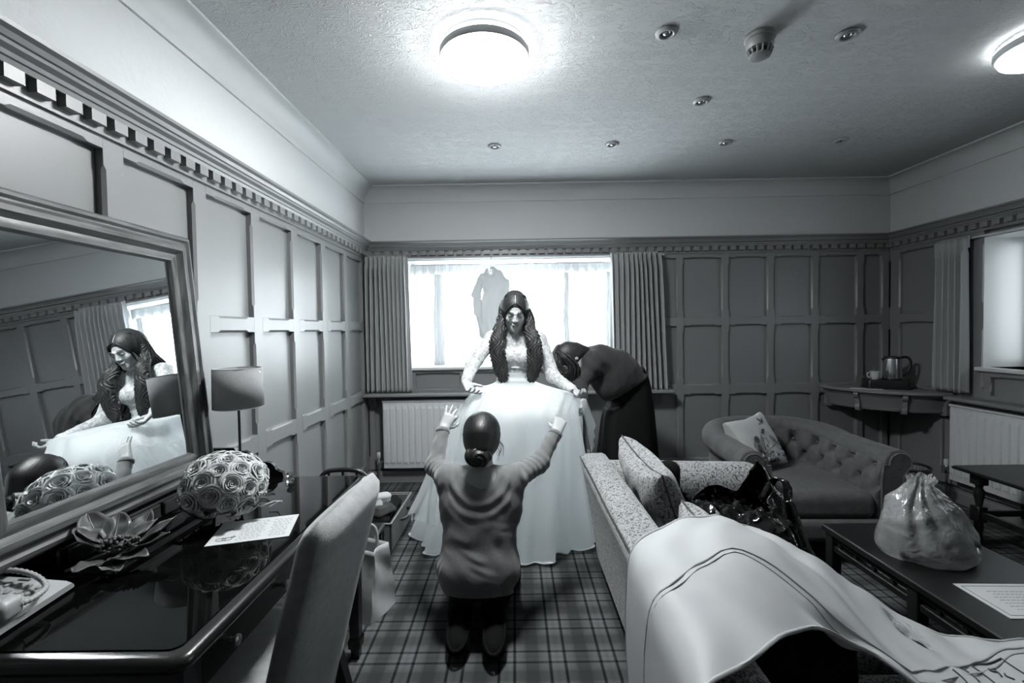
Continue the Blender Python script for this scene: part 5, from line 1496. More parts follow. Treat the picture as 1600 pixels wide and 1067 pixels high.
for i, p in enumerate(C_):
    P_.append(p)
mb = MB(); mb.tube(P_, [.0062 + .0012 * math.sin(i * 2.1) for i in range(90)], 8)
mb.build('coiled_cord', PH, ph, 60)

# ---- magnolia sprig
LEAF = mat('magnolia_leaf', .10, .45, spec=.4, var=(20, .3))
mg = thing('leaf_sprig', 'sprig of large dried leaves with a seed head beside the telephone', 'sprig', (-1.150, 1.270, DZ + .014))
def leaf_mesh(L, wdt, bend, curl):
    def fn(u, v):
        s = 2 * u - 1; w_ = wdt * math.sin(PI * min(v ** .8 * .97 + .015, 1)) ** .8
        return (s * w_, v * L, bend * v * v * L + curl * s * s * w_ + .003 * math.sin(v * 14 + s * 2) - .002 * (abs(s) < .1))
    return MB().grid(fn, 9, 14)
ls = [(.0, .0, .03, -25, .115, .034), (.02, .02, .03, 8, .120, .034), (.02, .0, .015, -62, .120, .036), (.01, -.02, .012, -95, .115, .036), (-.01, .01, .045, 30, .095, .036), (-.03, .0, .05, 62, .105, .040),
      (.015, -.03, .006, -128, .09, .03), (.03, .01, .028, -42, .125, .026), (-.02, -.01, .04, 95, .085, .036), (.0, -.03, .01, 175, .085, .032)]
for i, (x, y, z, az, L, w_) in enumerate(ls):
    me = leaf_mesh(L, w_, (.30, .35, .10, .02, .45, .45, -.02, .30, .45, .1)[i], (.5, .4, .35, .4, .5, .6, .3, .5, .6, .3)[i]).mesh('leaf', LEAF, 180)
    o = place('leaf', me, mg, Matrix.Translation((x, y, z)) @ Matrix.Rotation(math.radians(az), 4, 'Z') @ Matrix.Rotation(math.radians(4 + 4 * (i % 3)), 4, 'X'))
    o.modifiers.new('t', 'SOLIDIFY').thickness = .0015
    MB().tube([(0, v * L, (.30, .35, .10, .02, .45, .45, -.02, .30, .45, .1)[i] * v * v * L + .001) for v in np.linspace(0, .97, 10)], [.0022 - .0016 * v for v in np.linspace(0, 1, 10)], 5).build('midrib', mat('leaf_rib', .22, .5), o, 60)
mb = MB(); rr = random.Random(2)
for k in range(95):
    t = rr.uniform(0, 1); a = rr.uniform(0, 6.28); q = .022 * math.sqrt(1 - (2 * t - 1) ** 2 * .8)
    c = (-.045 + .11 * t + .002, .005 + q * math.cos(a), .034 + .012 * t + q * .9 * math.sin(a))
    mb.lathe([(.001, -.0045), (.0042, -.001), (.0036, .003), (.001, .0045)], c, 6)
tag(mb.build('seed_head', mat('seed_head', .09, .5), mg, 60), kind='stuff')
MB().tube([(-.09, -.05, -.008), (-.04, -.01, .012), (.03, .01, .03)], .004, 8).build('stem', mat('leaf_rib', .22), mg, 60)

# ---- corner shelf: tray, kettle, cup, leaflet
tz = .876
ty = thing('hospitality_tray', 'black raised tea tray on the curved corner shelf', 'tray', (3.272, 4.035, tz), math.radians(-22))
stack(MB(), [rrect(-.150, .150, -.095, .095, .02, 4), rrect(-.150, .150, -.095, .095, .02, 4), rrect(-.146, .146, -.091, .091, .018, 4)], [.006, .070, .078]).build('box', BLACK, ty, 30)
stack(MB(), [rrect(-.158, .158, -.102, .102, .025, 4), rrect(-.158, .158, -.102, .102, .025, 4)], [.0, .012]).build('base', BLACK, ty, 30)
MB().tube([(.15, .05, .03), (.19, .05, .05), (.215, .03, .03), (.24, .04, .008), (.20, .0, .006), (.16, .03, .006)], .004, 8).build('cable', BLACK, ty, 60)
STEEL = mat('brushed_steel', .62, .22, metal=1.0)
kt = thing('kettle', 'steel electric kettle with black lid and handle on the corner shelf tray', 'kettle', (3.318, 4.015, tz + .079), math.radians(-15))
MB().lathe([(.070, 0), (.072, .006), (.070, .014)], n=36).build('base', BLACK, kt, 40)
MB().lathe([(.069, .012), (.070, .016), (.067, .10), (.0635, .175), (.062, .185)], n=48).build('body', STEEL, kt, 40)
MB().lathe([(.063, .183), (.064, .190), (.060, .198), (.04, .205), (.001, .207)], n=36).build('lid', BLACK, kt, 40)
P_ = spline([(.055, 0, .190), (.105, 0, .196), (.134, 0, .165), (.132, 0, .11), (.105, 0, .055), (.066, 0, .03)], 24)
MB().tube(P_, .0125, 10, flat=.8).build('handle', BLACK, kt, 60)
MB().add([(-.060, -.018, .186), (-.060, .018, .186), (-.086, 0, .186), (-.062, -.012, .15), (-.062, .012, .15), (-.070, 0, .155)], [(0, 2, 1), (0, 3, 5, 2), (1, 2, 5, 4), (3, 4, 5), (0, 1, 4, 3)]).build('spout', STEEL, kt)
cp = thing('cup', 'white china cup with handle and a spoon beside the steel kettle', 'cup', (3.165, 4.015, tz + .079))
CHINA = mat('white_china', .72, .2)
MB().lathe([(.022, 0), (.026, .003), (.030, .012), (.036, .040), (.0385, .074), (.0365, .074), (.034, .042), (.027, .013), (.001, .010)], n=32).build('bowl', CHINA, cp, 40)
MB().tube([tuple(p) for p in spline([(-.037, 0, .062), (-.060, 0, .060), (-.066, 0, .040), (-.052, 0, .020), (-.033, 0, .024)], 18)], .0048, 8).build('handle', CHINA, cp, 60)
MB().tube([(.01, 0, .015), (.004, .008, .07), (-.002, .012, .108)], .0025, 6).lathe([(.001, -.008), (.007, 0), (.001, .008)], (-.002, .012, .112), 10).build('spoon', CHROME, cp, 60)
lf_ = thing('leaflet', 'white leaflet on the front of the curved corner shelf', 'leaflet', (3.075, 3.995, tz), math.radians(-38))
MB().box((-.115, -.045, .0005), (.115, .045, .004), .001).build('cover', PAPER, lf_)
MB().box((.085, -.045, .004), (.09, .045, .0046)).build('fold_line', INK_L, lf_)

# ---- waste bin behind the armchair
wb = thing('waste_bin', 'round wire waste bin with dark rim between armchair and radiator', 'bin', (3.14, 3.64, 0))
MB().lathe([(.100, .0), (.102, .01), (.09, .012)], n=28).build('base', BLACK, wb, 40)
MB().tube([(.138 * math.cos(t), .138 * math.sin(t), .30) for t in np.linspace(0, 2 * PI, 40)], .011, 8, False).build('rim', BLACK, wb, 60)
WIRE = mat('bin_wire', .06, .4)
wm = MB().tube([(.101, 0, .006), (.137, 0, .298)], .0022, 5).mesh('wire', WIRE)
for k in range(40): place('wire', wm, wb, Matrix.Rotation(2 * PI * k / 40, 4, 'Z'))
for z in (.08, .16, .23):
    r_ = .101 + .036 * z / .30
    MB().tube([(r_ * math.cos(t), r_ * math.sin(t), z) for t in np.linspace(0, 2 * PI, 36)], .0022, 5, False).build('hoop', WIRE, wb)
LINER = mat('bin_liner', .25, .3, alpha=.6)
MB().grid(lambda a, b: ((.094 + .036 * b + .006 * math.sin(a * 40 + 5 * b)) * math.cos(2 * PI * a), (.094 + .036 * b + .006 * math.sin(a * 40 + 5 * b)) * math.sin(2 * PI * a), .02 + .275 * b), 60, 8, True).build('liner', LINER, wb, 180)

# ---- bird cushion on the armchair
_ex = Vector((.86, .42, .10)).normalized(); _ey = Vector((-.38, .35, .86)); _ey = (_ey - _ex * _ey.dot(_ex)).normalized(); _en = _ex.cross(_ey)
Rb = np.array([[_ex[i], _ey[i], _en[i]] for i in range(3)])
CF = mat('cushion_canvas', .52, .8, bump=(300, .15))
cC = (1.690, 3.215, .615)
cb = cushion('bird_cushion', 'pale square cushion printed with small birds on the grey armchair', cC, (.195, .195, .065), Rb, CF, piping=False, seed=5, h=.009)
def on_c(x, y):
    u, w_ = abs(x) / .195, abs(y) / .195
    th = .065 * ((1 - min(u, 1) ** 3.2) * (1 - min(w_, 1) ** 3.2)) ** .42 + .006
    return tuple(Rb @ np.array([x, y, th / 1.0 * 1.0 + .0035]))
def patch(name, outline, m, lift=0):
    """Flat print following the cushion face: fan of rings."""
    c = np.mean(outline, 0); K = 5; v = []; n = len(outline)
    for k in range(1, K + 1):
        for p in outline:
            q = c + (np.array(p) - c) * k / K; t = on_c(*q); v.append((np.array(t) + Rb @ np.array([0, 0, lift])))
    f = [(i * n + k, i * n + (k + 1) % n, (i + 1) * n + (k + 1) % n, (i + 1) * n + k) for i in range(K - 1) for k in range(n)] + [tuple(range(n))]
    return MB().add(v, f).build(name, m, cb, 180)
def egg(cx, cy, a, b, rot, n=18, tail=0):
    P = []
    for k in range(n):
        t = 2 * PI * k / n; x, y = a * math.cos(t), b * math.sin(t)
        if math.cos(t) < -.8 and tail: x -= tail
        r_ = math.radians(rot); P.append((cx + x * math.cos(r_) - y * math.sin(r_), cy + x * math.sin(r_) + y * math.cos(r_)))
    return P
PD, PM, PL = mat('print_dark', .05, .8), mat('print_mid', .20, .8), mat('print_light', .42, .8)
patch('print_band', [(-.165, -.178), (.178, -.178), (.180, -.128), (.06, -.135), (-.05, -.125), (-.168, -.135)], PD)
for cx, cy, rot, m1, m2 in ((-.075, -.050, 70, PM, PD), (.005, -.030, 68, PM, PL), (.085, -.010, 120, PL, PM)):
    patch('print_bird', egg(cx, cy, .074, .038, rot, tail=.045), m1)
    r_ = math.radians(rot)
    patch('print_bird_wing', egg(cx - .016 * math.cos(r_) + .014, cy - .016 * math.sin(r_), .052, .019, rot + 8), m2, .0012)
    patch('print_bird_head', egg(cx + .070 * math.cos(r_), cy + .070 * math.sin(r_), .025, .023, rot), PD if m1 is PM and cx < -.05 else PL, .0012)
    hx, hy = cx + .076 * math.cos(r_), cy + .076 * math.sin(r_)
    patch('print_bird_cap', egg(hx, hy + .008, .017, .009, 0), PD, .002)
    patch('print_beak', [(hx - .020, hy), (hx - .034, hy - .004), (hx - .020, hy - .007)], PD, .002)
patch('print_bird', egg(.085, .120, .026, .012, 20, tail=.02), PM); patch('print_bird_wing', egg(.075, .135, .024, .007, 120), PD, .0012); patch('print_bird_wing', egg(.10, .132, .022, .006, 50), PD, .0012)
rr = random.Random(8)
for k in range(16):
    patch('print_blossom', egg(rr.uniform(-.08, .15), rr.uniform(-.125, -.075), .011, .009, rr.uniform(0, 180), 8), (PL, PD, PAPER)[k % 3], .0024)
mb = MB(); mb.tube([on_c(x, -.075 + .25 * x) for x in np.linspace(-.1, .16, 14)], .0022, 5); mb.build('print_branch', PD, cb)

# ---- shiny black refuse bag on the sofa
POLY = mat('black_polythene', .008, .12, spec=.7, bump=(22, .6))
BB = Vector((.925, 2.01, .465))
bb = thing('black_bag', 'shiny black plastic bag standing open on the sofa seat', 'bag', BB)
def crumple(a, b, sd_):
    return .014 * math.sin(7 * a + 9 * b + sd_) * math.sin(5 * b + 3 * math.sin(3 * a)) + .010 * abs(math.sin(11 * a - 6 * b + 2 * sd_)) - .008 * abs(math.sin(17 * a + 13 * b + sd_))
def bag_fn(a, b):
    t = 2 * PI * a; c, s_ = math.cos(t), math.sin(t); e = .62
    dx = math.copysign(abs(c) ** e, c); dy = math.copysign(abs(s_) ** e, s_)
    g = 1 + .10 * math.sin(PI * b) - .06 * b
    rim = .205 + .030 * math.sin(2 * t + .4) + .022 * math.sin(5 * t) + .11 * math.exp(-((a - .04 - (1 if a > .5 else 0)) / .09) ** 2) + .030 * math.exp(-((a - .42) / .07) ** 2)
    k = crumple(t, b * 2, 1.3)
    inw = -.05 * max(0, b - .8) * 5 * (.4 + .6 * abs(math.sin(2 * t)))
    return (dx * (.228 * g + k + inw), dy * (.165 * g + k + inw), .004 + rim * b + (.012 * math.sin(9 * t) * b))
mb = MB().grid(bag_fn, 110, 26, True); mb.f.append(tuple(range(110))[::-1]); mb.build('bag_wall', POLY, bb, 28, solid=.002)
def inner(a, b):
    t = 2 * PI * a; r_ = b
    return (r_ * .205 * math.cos(t), r_ * .140 * math.sin(t), .125 + .03 * math.sin(9 * r_ * math.cos(t) + 1) * math.cos(7 * r_ * math.sin(t)) + .022 * abs(math.sin(13 * r_ * math.cos(t) + 6 * r_ * math.sin(t))) + .02 * (1 - b))
MB().grid(lambda a, b: inner(a, b + .001), 60, 16, True).build('contents', POLY, bb, 28)
P_ = spline([(.175, .02, .20), (.205, .01, .275), (.225, -.02, .312), (.245, -.05, .285), (.24, -.06, .20)], 26)
v = []; 
for i, p in enumerate(P_): v += [p + A(-.012, .012 + .004 * math.sin(i), 0), p + A(.012, -.014, .004 * math.sin(i * 1.7))]
MB().add(v, [(2 * i, 2 * i + 1, 2 * i + 3, 2 * i + 2) for i in range(25)]).build('handle', POLY, bb, 40, solid=.002)
MB().grid(lambda a, b: (.19 + .055 * a + .05 * b * a, -.075 - .10 * b - .012 * math.sin(a * 9), .26 - .22 * b - .02 * a + .012 * math.sin(6 * b + 7 * a)), 14, 12).build('loose_flap', POLY, bb, 30, solid=.002)
# dark folded garment just behind the bag
o = SDF((.62, 2.17, .44), (.98, 2.44, .83), .010)
o.rbox((.745, 2.355, .605), (.105, .045, .145), .042); X, Y, Z = o.field(); o.a += (.008 * smooth_noise(X, Y, Z, 26, 2)).astype(np.float32)
ob = o.build('garment_or_shade_fill', mat('black_cloth', .01), None); tag(ob, 'black folded garment heaped behind the shiny black bag on the sofa', 'garment')

# ---- clear plastic bag with dark things in it on the coffee table
CL = bpy.data.materials.new('clear_polythene'); CL.use_nodes = True
nt = CL.node_tree; bs = nt.nodes['Principled BSDF']
bs.inputs['Base Color'].default_value = grey(.30); bs.inputs['Roughness'].default_value = .07; bs.inputs['Specular IOR Level'].default_value = .9
NN = nt.nodes.new; LK = nt.links.new
tc = NN('ShaderNodeTexCoord'); nz = NN('ShaderNodeTexNoise'); nz.inputs['Scale'].default_value = 24; nz.inputs['Detail'].default_value = 3; nz.inputs['Distortion'].default_value = 1.5; LK(tc.outputs['Object'], nz.inputs['Vector'])
bp = NN('ShaderNodeBump'); bp.inputs['Strength'].default_value = .6; bp.inputs['Distance'].default_value = .012; LK(nz.outputs['Fac'], bp.inputs['Height']); LK(bp.outputs[0], bs.inputs['Normal'])
tr = NN('ShaderNodeBsdfTransparent'); ms = NN('ShaderNodeMixShader'); ms.inputs[0].default_value = .56
LK(tr.outputs[0], ms.inputs[1]); LK(bs.outputs[0], ms.inputs[2]); LK(ms.outputs[0], nt.nodes['Material Output'].inputs[0])
PB = Vector((1.765, 1.955, .451))
pb = thing('plastic_bag', 'knotted clear plastic bag with dark contents on the coffee table', 'bag', PB)
rgs = spline([(0, .0, .175, .115, .0), (0, 0, .190, .130, .030), (-.005, 0, .180, .125, .085), (-.02, .005, .150, .105, .15), (-.035, .01, .108, .08, .22), (-.035, .01, .058, .05, .275), (-.028, .01, .026, .024, .305), (-.02, .01, .040, .03, .335)], 40)
def pbag(a, b):
    g = rgs[int(round(b * 39))]; t = 2 * PI * a; k = .020 * math.sin(2 * t + 2.6 * b + 1) * math.sin(3.2 * b + t) + .010 * abs(math.sin(2.5 * t + 4.2 * b)) + (.004 + .014 * b * (1 - b) * 2) * math.sin(9 * t + 2 * math.sin(3 * t)) * min(1, b * 1.4)
    nn_ = float(smooth_noise(g[2] * math.cos(t), g[3] * math.sin(t), g[4], 20, 21)); n2_ = float(smooth_noise(g[2] * math.cos(t), g[3] * math.sin(t), g[4], 44, 22)); k += .012 * max(0, 1 - abs(nn_)) ** 2 + .004 * max(0, 1 - abs(n2_)) ** 2 - .008
    return (g[0] + (g[2] + k) * math.cos(t) + .03 * max(0, .3 - b) * math.cos(2 * t), g[1] + (g[3] + k) * math.sin(t), g[4] + .006 * math.sin(9 * t) * min(1, b * 4))
mb = MB().grid(pbag, 90, 40, True); mb.f.append(tuple(range(90))[::-1]); mb.build('film', CL, pb, 60)
s = SDF((-.20, -.15, -.01), (.20, .15, .25), .009)
s.rbox((.05, -.005, .05), (.115, .085, .045), .03, .02); s.rbox((-.07, .01, .065), (.085, .075, .06), .035, .02); s.ell((-.03, .0, .14), (.07, .05, .05), .03)
X, Y, Z = s.field(); s.a += (.006 * smooth_noise(X, Y, Z, 34, 3)).astype(np.float32); s.cut((0, 0, -1), (0, 0, .003))
s.build('contents', mat('bag_contents', .035, .6), pb)
# ---- certificate sheet
ce = thing('certificate', 'white certificate sheet with printed border on the coffee table', 'paper', (1.803, 1.612, .4505), math.radians(-2))
MB().box((-.148, -.105, 0), (.148, .105, .0016)).build('sheet', PAPER, ce)
for x0, y0, x1, y1 in ((-.132, -.090, .132, -.0875), (-.132, .0875, .132, .090), (-.132, -.090, -.1295, .090), (.1295, -.090, .132, .090)):
    MB().box((x0, y0, .0016), (x1, y1, .0019)).build('border_line', INK, ce)
mb = MB(); rr = random.Random(5)
for i in range(7):
    y = .052 - i * .018; x = -.085 + rr.uniform(0, .02)
    while x < .085: w_ = rr.uniform(.006, .018); mb.box((x, y, .0016), (x + w_, y + .003, .0019)); x += w_ + .005
tag(mb.build('small_print', INK_L, ce), kind='stuff')

# ---- white garment cover thrown over the sofa
COVER = mat('garment_cover', .62, .55, spec=.3, bump=(7, .22))
GRID = [
    [(.345, 1.44, .40), (.342, 1.42, .60), (.366, 1.43, .742), (.48, 1.50, .780), (.617, 1.565, .790), (.86, 1.64, .715), (1.10, 1.63, .575), (1.25, 1.44, .490), (1.38, 1.36, .492), (1.73, 1.38, .462)],
    [(.336, 1.34, .30), (.334, 1.30, .60), (.358, 1.31, .752), (.48, 1.36, .800), (.64, 1.42, .822), (.86, 1.47, .745), (1.08, 1.47, .610), (1.24, 1.34, .515), (1.40, 1.28, .515), (1.73, 1.30, .462)],
    [(.332, 1.20, .25), (.330, 1.17, .60), (.354, 1.17, .755), (.48, 1.21, .805), (.66, 1.27, .820), (.84, 1.30, .745), (1.04, 1.32, .615), (1.22, 1.25, .525), (1.42, 1.20, .520), (1.73, 1.21, .462)],
    [(.330, 1.05, .22), (.328, 1.01, .60), (.352, 1.01, .750), (.48, 1.06, .785), (.665, 1.13, .775), (.82, 1.16, .712), (.99, 1.18, .605), (1.2, 1.12, .53), (1.44, 1.10, .525), (1.73, 1.10, .462)],
    [(.330, .93, .22), (.328, .86, .60), (.352, .86, .745), (.49, .93, .755), (.665, 1.045, .742), (.80, 1.03, .695), (.92, .95, .610), (1.1, .92, .55), (1.4, .94, .53), (1.73, .97, .462)]]
rows_ = [spline(r, 70) for r in GRID]
cols_ = [spline([rows_[j][i] for j in range(5)], 44) for i in range(70)]
def cover(u, v, lift=0):
    x = u * 69; i = min(int(x), 68); t = x - i; y = v * 43; j = min(int(y), 42); q = y - j
    p = (cols_[i][j] * (1 - t) + cols_[i + 1][j] * t) * (1 - q) + (cols_[i][j + 1] * (1 - t) + cols_[i + 1][j + 1] * t) * q
    # dents and soft folds
    p = p.copy()
    p[2] += .006 * math.sin(p[0] * 17 + p[1] * 9) * math.sin(p[1] * 15 - p[0] * 5) + .004 * math.sin(p[0] * 41 + 3 * math.sin(p[1] * 11))
    p[2] -= .050 * math.exp(-((p[0] - .80) / .075) ** 2 - ((p[1] - 1.10) / .035) ** 2)
    p[2] -= .018 * math.exp(-((p[0] - .93 - .35 * (1.2 - p[1])) / .035) ** 2)
    p[2] += lift
    return p
GC = Vector((.86, 1.2, .45))
gc = thing('garment_cover', 'white zipped garment cover thrown over the near end of the sofa', 'garment cover', GC)
MB().grid(lambda a, b: cover(a, b), 120, 60).shift(-GC).build('cloth', COVER, gc, 180, solid=.004)
SEAM = mat('cover_piping', .54, .6)
def seam(P, r=.0035, nm='piping', m=SEAM): MB().tube([cover(u, v, .003) for u, v in spline(P, 50)], r, 6).shift(-GC).build(nm, m, gc, 60)
seam([(.02, .62), (.079, .50), (.17, .52), (.273, .53), (.388, .48), (.45, .56), (.504, .70), (.547, .79), (.647, .835), (.72, .76), (.80, .52), (.86, .33), (.914, .19), (.99, .10)])
seam([(.02, .65), (.085, .53), (.17, .55), (.273, .56), (.388, .51), (.44, .59), (.495, .73), (.54, .82), (.647, .865), (.725, .79), (.81, .56), (.87, .37), (.925, .23), (.99, .14)], .0022)
seam([(0, 0.004), (.2, .004), (.5, .004), (.8, .004), (.99, .004)], .004, 'edge_binding')
seam([(0, .995), (.2, .995), (.45, .995), (.6, .995), (.99, .995)], .005, 'edge_binding')
MB().grid(lambda a, b: cover(.690 + .045 * a, .42 + .20 * b, .005 + .003 * math.sin(11 * a + 8 * b)), 14, 14).shift(-GC).build('clear_window', mat('window_film', .55, .08, spec=.9, bump=(40, .8)), gc, 30)
def ink(P, r=.0022): MB().tube([cover(u, v, .004) for u, v in spline(P, 24)], r, 5).shift(-GC).build('printed_mark', INK, gc, 60)
for P in ([(.770, .633), (.800, .545), (.842, .443)], [(.842, .443), (.842, .582)], [(.770, .633), (.777, .722)], [(.747, .68), (.752, .72), (.752, .775)], [(.729, .76), (.736, .79), (.738, .83)],
          [(.796, .60), (.793, .63), (.803, .615), (.797, .665)], [(.808, .565), (.811, .572)], [(.815, .60), (.808, .64), (.813, .66)], [(.822, .66), (.835, .64), (.848, .655)]): ink(P)

s = SDF((.46, 1.00, .42), (.98, 1.46, .78), .011)  # black lump added under the cover so its open end looks dark
s.rbox((.700, 1.27, .570), (.180, .145, .108), .07); X, Y, Z = s.field(); s.a += (.010 * smooth_noise(X, Y, Z, 22, 8)).astype(np.float32)
tag(s.build('garment_or_shade_fill', mat('black_cloth', .01)), 'added black lump standing in for shade inside the open end of the white garment cover', 'garment')

# ---- white blouse hanging in the window
HG = Vector((-.215, YB - .095, 1.62))
BL = mat('hanging_cotton', .70, .8)
nt = BL.node_tree; _t = nt.nodes.new('ShaderNodeBsdfTranslucent'); _t.inputs[0].default_value = grey(.9); _m = nt.nodes.new('ShaderNodeMixShader'); _m.inputs[0].default_value = .13
nt.links.new(nt.nodes['Principled BSDF'].outputs[0], _m.inputs[1]); nt.links.new(_t.outputs[0], _m.inputs[2]); nt.links.new(_m.outputs[0], nt.nodes['Material Output'].inputs[0])
hg = thing('hanging_blouse', 'white long-sleeved garment on a hanger in front of the back window', 'garment', HG)
y0 = HG.y
s = SDF((-.46, y0 - .07, 1.28), (.05, y0 + .07, 2.06), .006)
fl = ((0, 1, 0), .32)
s.cap((-.215, y0, 1.98), (-.10, y0, 1.90), .030, .034, .02, flat=fl); s.cap((-.215, y0, 1.98), (-.30, y0, 1.93), .028, .030, .02, flat=fl)
s.cap((-.19, y0, 1.90), (-.18, y0, 1.66), .105, .115, .04, flat=fl); s.cap((-.18, y0, 1.66), (-.215, y0, 1.44), .115, .125, .03, flat=fl)
s.chain([(-.31, y0 - .01, 1.91), (-.345, y0 - .015, 1.76), (-.335, y0 - .02, 1.60), (-.305, y0 - .02, 1.44)], [.042, .040, .034, .030], .012, flat=((0, 1, 0), .5))
s.chain([(-.09, y0 - .01, 1.88), (-.065, y0 - .012, 1.72), (-.075, y0 - .015, 1.54)], [.042, .040, .032], .012, flat=((0, 1, 0), .5))
X, Y, Z = s.field(); s.a += (.005 * np.sin(X * 95 + 4 * np.sin(Z * 9)) + .004 * smooth_noise(X, Y, Z, 30, 6)).astype(np.float32)
s.ell((-.215, y0 - .03, 1.975), (.040, .05, .05), .01, 'sub')
s.cut((.15, 0, -1), (-.2, y0, 1.375))
s.build('blouse', BL, hg, HG)
MB().tube([(-.33, y0, 1.915), (-.215, y0, 1.99), (-.09, y0, 1.905)], .006, 8).shift(-HG).build('hanger_arms', WHITE_PAINT, hg, 60)
MB().tube([tuple(p) for p in spline([(-.215, y0, 1.985), (-.215, y0, 2.06), (-.210, y0 + .01, 2.105), (-.205, y0 + .03, 2.125), (-.205, y0 + .055, 2.138), (-.205, y0 + .07, 2.125)], 20)], .0028, 8).shift(-HG).build('hanger_hook', CHROME, hg, 60)
MB().tube([(-.30, y0 - .03, 1.86), (-.31, y0 - .035, 1.72), (-.30, y0 - .03, 1.60), (-.295, y0 - .03, 1.50)], .004, 6).shift(-HG).build('ribbon_tie', mat('satin_trim', .8), hg, 60)

# ---- open suitcase with folded clothes
WEAVE = mat('suitcase_weave', .10, .8)
nt, bs, NN, LK = nodes_of(WEAVE)
tc = NN('ShaderNodeTexCoord'); wv_ = NN('ShaderNodeTexWave'); wv_.bands_direction = 'Z'; wv_.inputs['Scale'].default_value = 26; wv_.inputs['Distortion'].default_value = .6; LK(tc.outputs['Object'], wv_.inputs['Vector'])
wx = NN('ShaderNodeTexWave'); wx.bands_direction = 'DIAGONAL'; wx.inputs['Scale'].default_value = 40; wx.inputs['Distortion'].default_value = 1; LK(tc.outputs['Object'], wx.inputs['Vector'])
LK(ramp(nt, math_node(nt, 'MULTIPLY', wv_.outputs['Fac'], math_node(nt, 'ADD', wx.outputs['Fac'], .4)), [(.1, .02), (.6, .28)], k=ALB), bs.inputs['Base Color'])
SU = Vector((-1.075, 3.19, 0))
su = thing('suitcase', 'open dark woven suitcase on the carpet by the left wall', 'suitcase', SU)
sx0, sx1, sy0, sy1, sz = -1.325, -.815, 2.90, 3.46, .205
def ssh(m): return m.shift(-SU)
ssh(MB().box((sx0, sy0, .012), (sx1, sy1, .035), .008)).build('bottom', WEAVE, su)
for lo, hi in (((sx0, sy0, .02), (sx1, sy0 + .02, sz)), ((sx0, sy1 - .02, .02), (sx1, sy1, sz)), ((sx0, sy0, .02), (sx0 + .02, sy1, sz)), ((sx1 - .02, sy0, .02), (sx1, sy1, sz))):
    ssh(MB().box(lo, hi, .008)).build('side', WEAVE, su)
ssh(MB().tube([(sx0, sy0, sz), (sx1, sy0, sz), (sx1, sy1, sz), (sx0, sy1, sz), (sx0, sy0, sz)], .007, 8, False)).build('rim_piping', mat('rim_trim', .35, .5), su, 60)
ssh(MB().box((sx0 + .02, sy0 + .02, .036), (sx1 - .02, sy1 - .02, .11), .02)).build('lining', mat('black_cloth', .01), su)
for x in (sx1 - .075, sx0 + .075):
    for dz in (.055, .14)[:2]:
        w_ = ssh(MB().lathe([(.010, -.02), (.030, -.016), (.032, 0), (.030, .016), (.010, .02)], (x, sy0 - .024, dz), 18, 'x')).build('wheel', BLACK, su, 40)
        ssh(MB().box((x - .03, sy0 - .018, dz - .02), (x + .03, sy0 + .002, dz + .03), .006)).build('wheel_housing', BLACK, w_)
ssh(MB().tube([tuple(p) for p in spline([(sx1 + .002, 3.12, .14), (sx1 + .035, 3.14, .145), (sx1 + .042, 3.22, .14), (sx1 + .035, 3.30, .145), (sx1 + .002, 3.32, .14)], 20)], .012, 8)).build('side_handle', BLACK, su, 60)
ssh(MB().grid(lambda a, b: (sx1 + .050 + .004 * math.sin(6 * b), 3.24 + .045 * a + .02 * b, .175 - .115 * b), 3, 10)).build('luggage_tag', PAPER, su, 60, solid=.002)
ssh(MB().box((sx1 + .050, 3.262, .120), (sx1 + .060, 3.270, .150)).box((sx1 + .050, 3.276, .130), (sx1 + .060, 3.280, .150))).build('tag_print', INK, su)
ssh(MB().box((sx0 - .0, sy1 + .002, .012), (sx1, sy1 + .10, .03), .006)).build('lid_edge', WEAVE, su)
def folded(name, label, c, hs, m, seed, rz=0, h=.008):
    R = np.array(Matrix.Rotation(rz, 3, 'Z')); e = np.linalg.norm(hs) + .04
    s = SDF(np.array(c) - e, np.array(c) + e, h); s.rbox(c, hs, min(hs) * .9, R=R)
    X, Y, Z = s.field()
    s.a += (.007 * smooth_noise(X, Y, Z, 30, seed) + .004 * np.sin(Z * 150 + X * 12)).astype(np.float32)
    o = s.build(name, m, None, c); o.location = c
    return tag(o, label, 'clothes', 'clothes in the open suitcase')
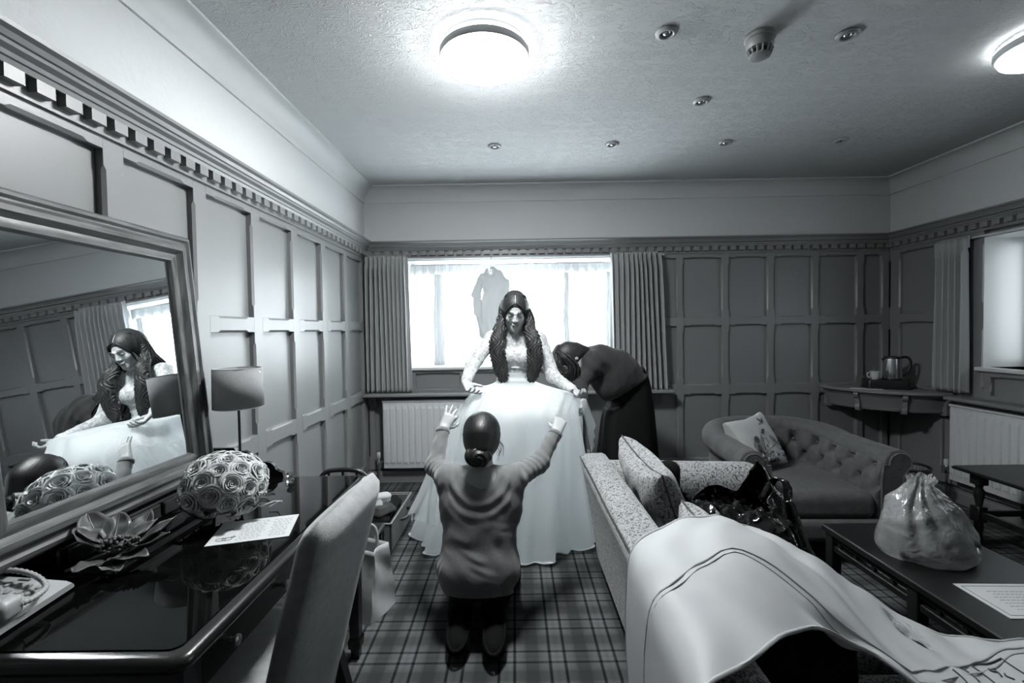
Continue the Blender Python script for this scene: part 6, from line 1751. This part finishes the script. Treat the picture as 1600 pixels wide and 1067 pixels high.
folded('folded_clothes', 'black folded clothing filling the open suitcase under the pale top', (-1.07, 3.175, .168), (.205, .225, .054), mat('black_cloth', .01), 3)
folded('folded_blouse', 'pale folded top lying on the dark clothes in the suitcase', (-1.11, 3.13, .240), (.165, .150, .026), mat('pale_cotton', .42, .8), 7, .35)
folded('rolled_dark_scarf', 'dark rolled scarf beside the pale folded top in the suitcase', (-.915, 3.05, .232), (.055, .085, .034), mat('dark_cotton', .03, .8), 9, -.5)
folded('white_sock_bundle', 'small white rolled bundle on top of the clothes in the suitcase', (-.965, 3.22, .262), (.060, .042, .034), mat('white_cotton', .66, .8), 12, .6)

# ---- white paper carrier bag on the carpet
pw = thing('paper_bag', 'white paper carrier bag with flat handles standing behind the desk leg', 'bag', (-.815, 2.335, 0), math.radians(-20))
PBM = mat('bag_paper', .66, .55, bump=(9, .5))
W2, D2, H2 = .13, .105, .345
def pbw(a, b):
    t = a * 4; k = int(t) % 4; q = t - int(t)
    C4 = [(-W2, -D2), (W2, -D2), (W2, D2), (-W2, D2), (-W2, -D2)]
    x = lerp(C4[k][0], C4[k + 1][0], q); y = lerp(C4[k][1], C4[k + 1][1], q)
    if k in (1, 3): x -= math.copysign(.030 * math.sin(PI * q) * b ** .6, x)
    y *= 1 - .45 * b
    return (x + .004 * math.sin(13 * b + 20 * a), y + .008 * math.sin(7 * b + 11 * a) * b, .002 + H2 * b)
mb = MB().grid(pbw, 64, 14, True); mb.f.append(tuple(range(64))[::-1]); mb.build('bag_body', PBM, pw, 30, solid=.0015)
for y in (-.058, .058):
    P_ = spline([(-.055, y, .30), (-.052, y * 1.05, .38), (-.030, y * 1.1, .415), (.030, y * 1.1, .415), (.052, y * 1.05, .38), (.055, y, .30)], 26); v = []
    for i, p in enumerate(P_):
        d_ = unit(P_[min(i + 1, 25)] - P_[max(i - 1, 0)]); n__ = A(-d_[2], 0, d_[0]); v += [p + n__ * .010, p - n__ * .010]
    MB().add(v, [(2 * i, 2 * i + 1, 2 * i + 3, 2 * i + 2) for i in range(25)]).build('handle', PBM, pw, 60, solid=.0015)
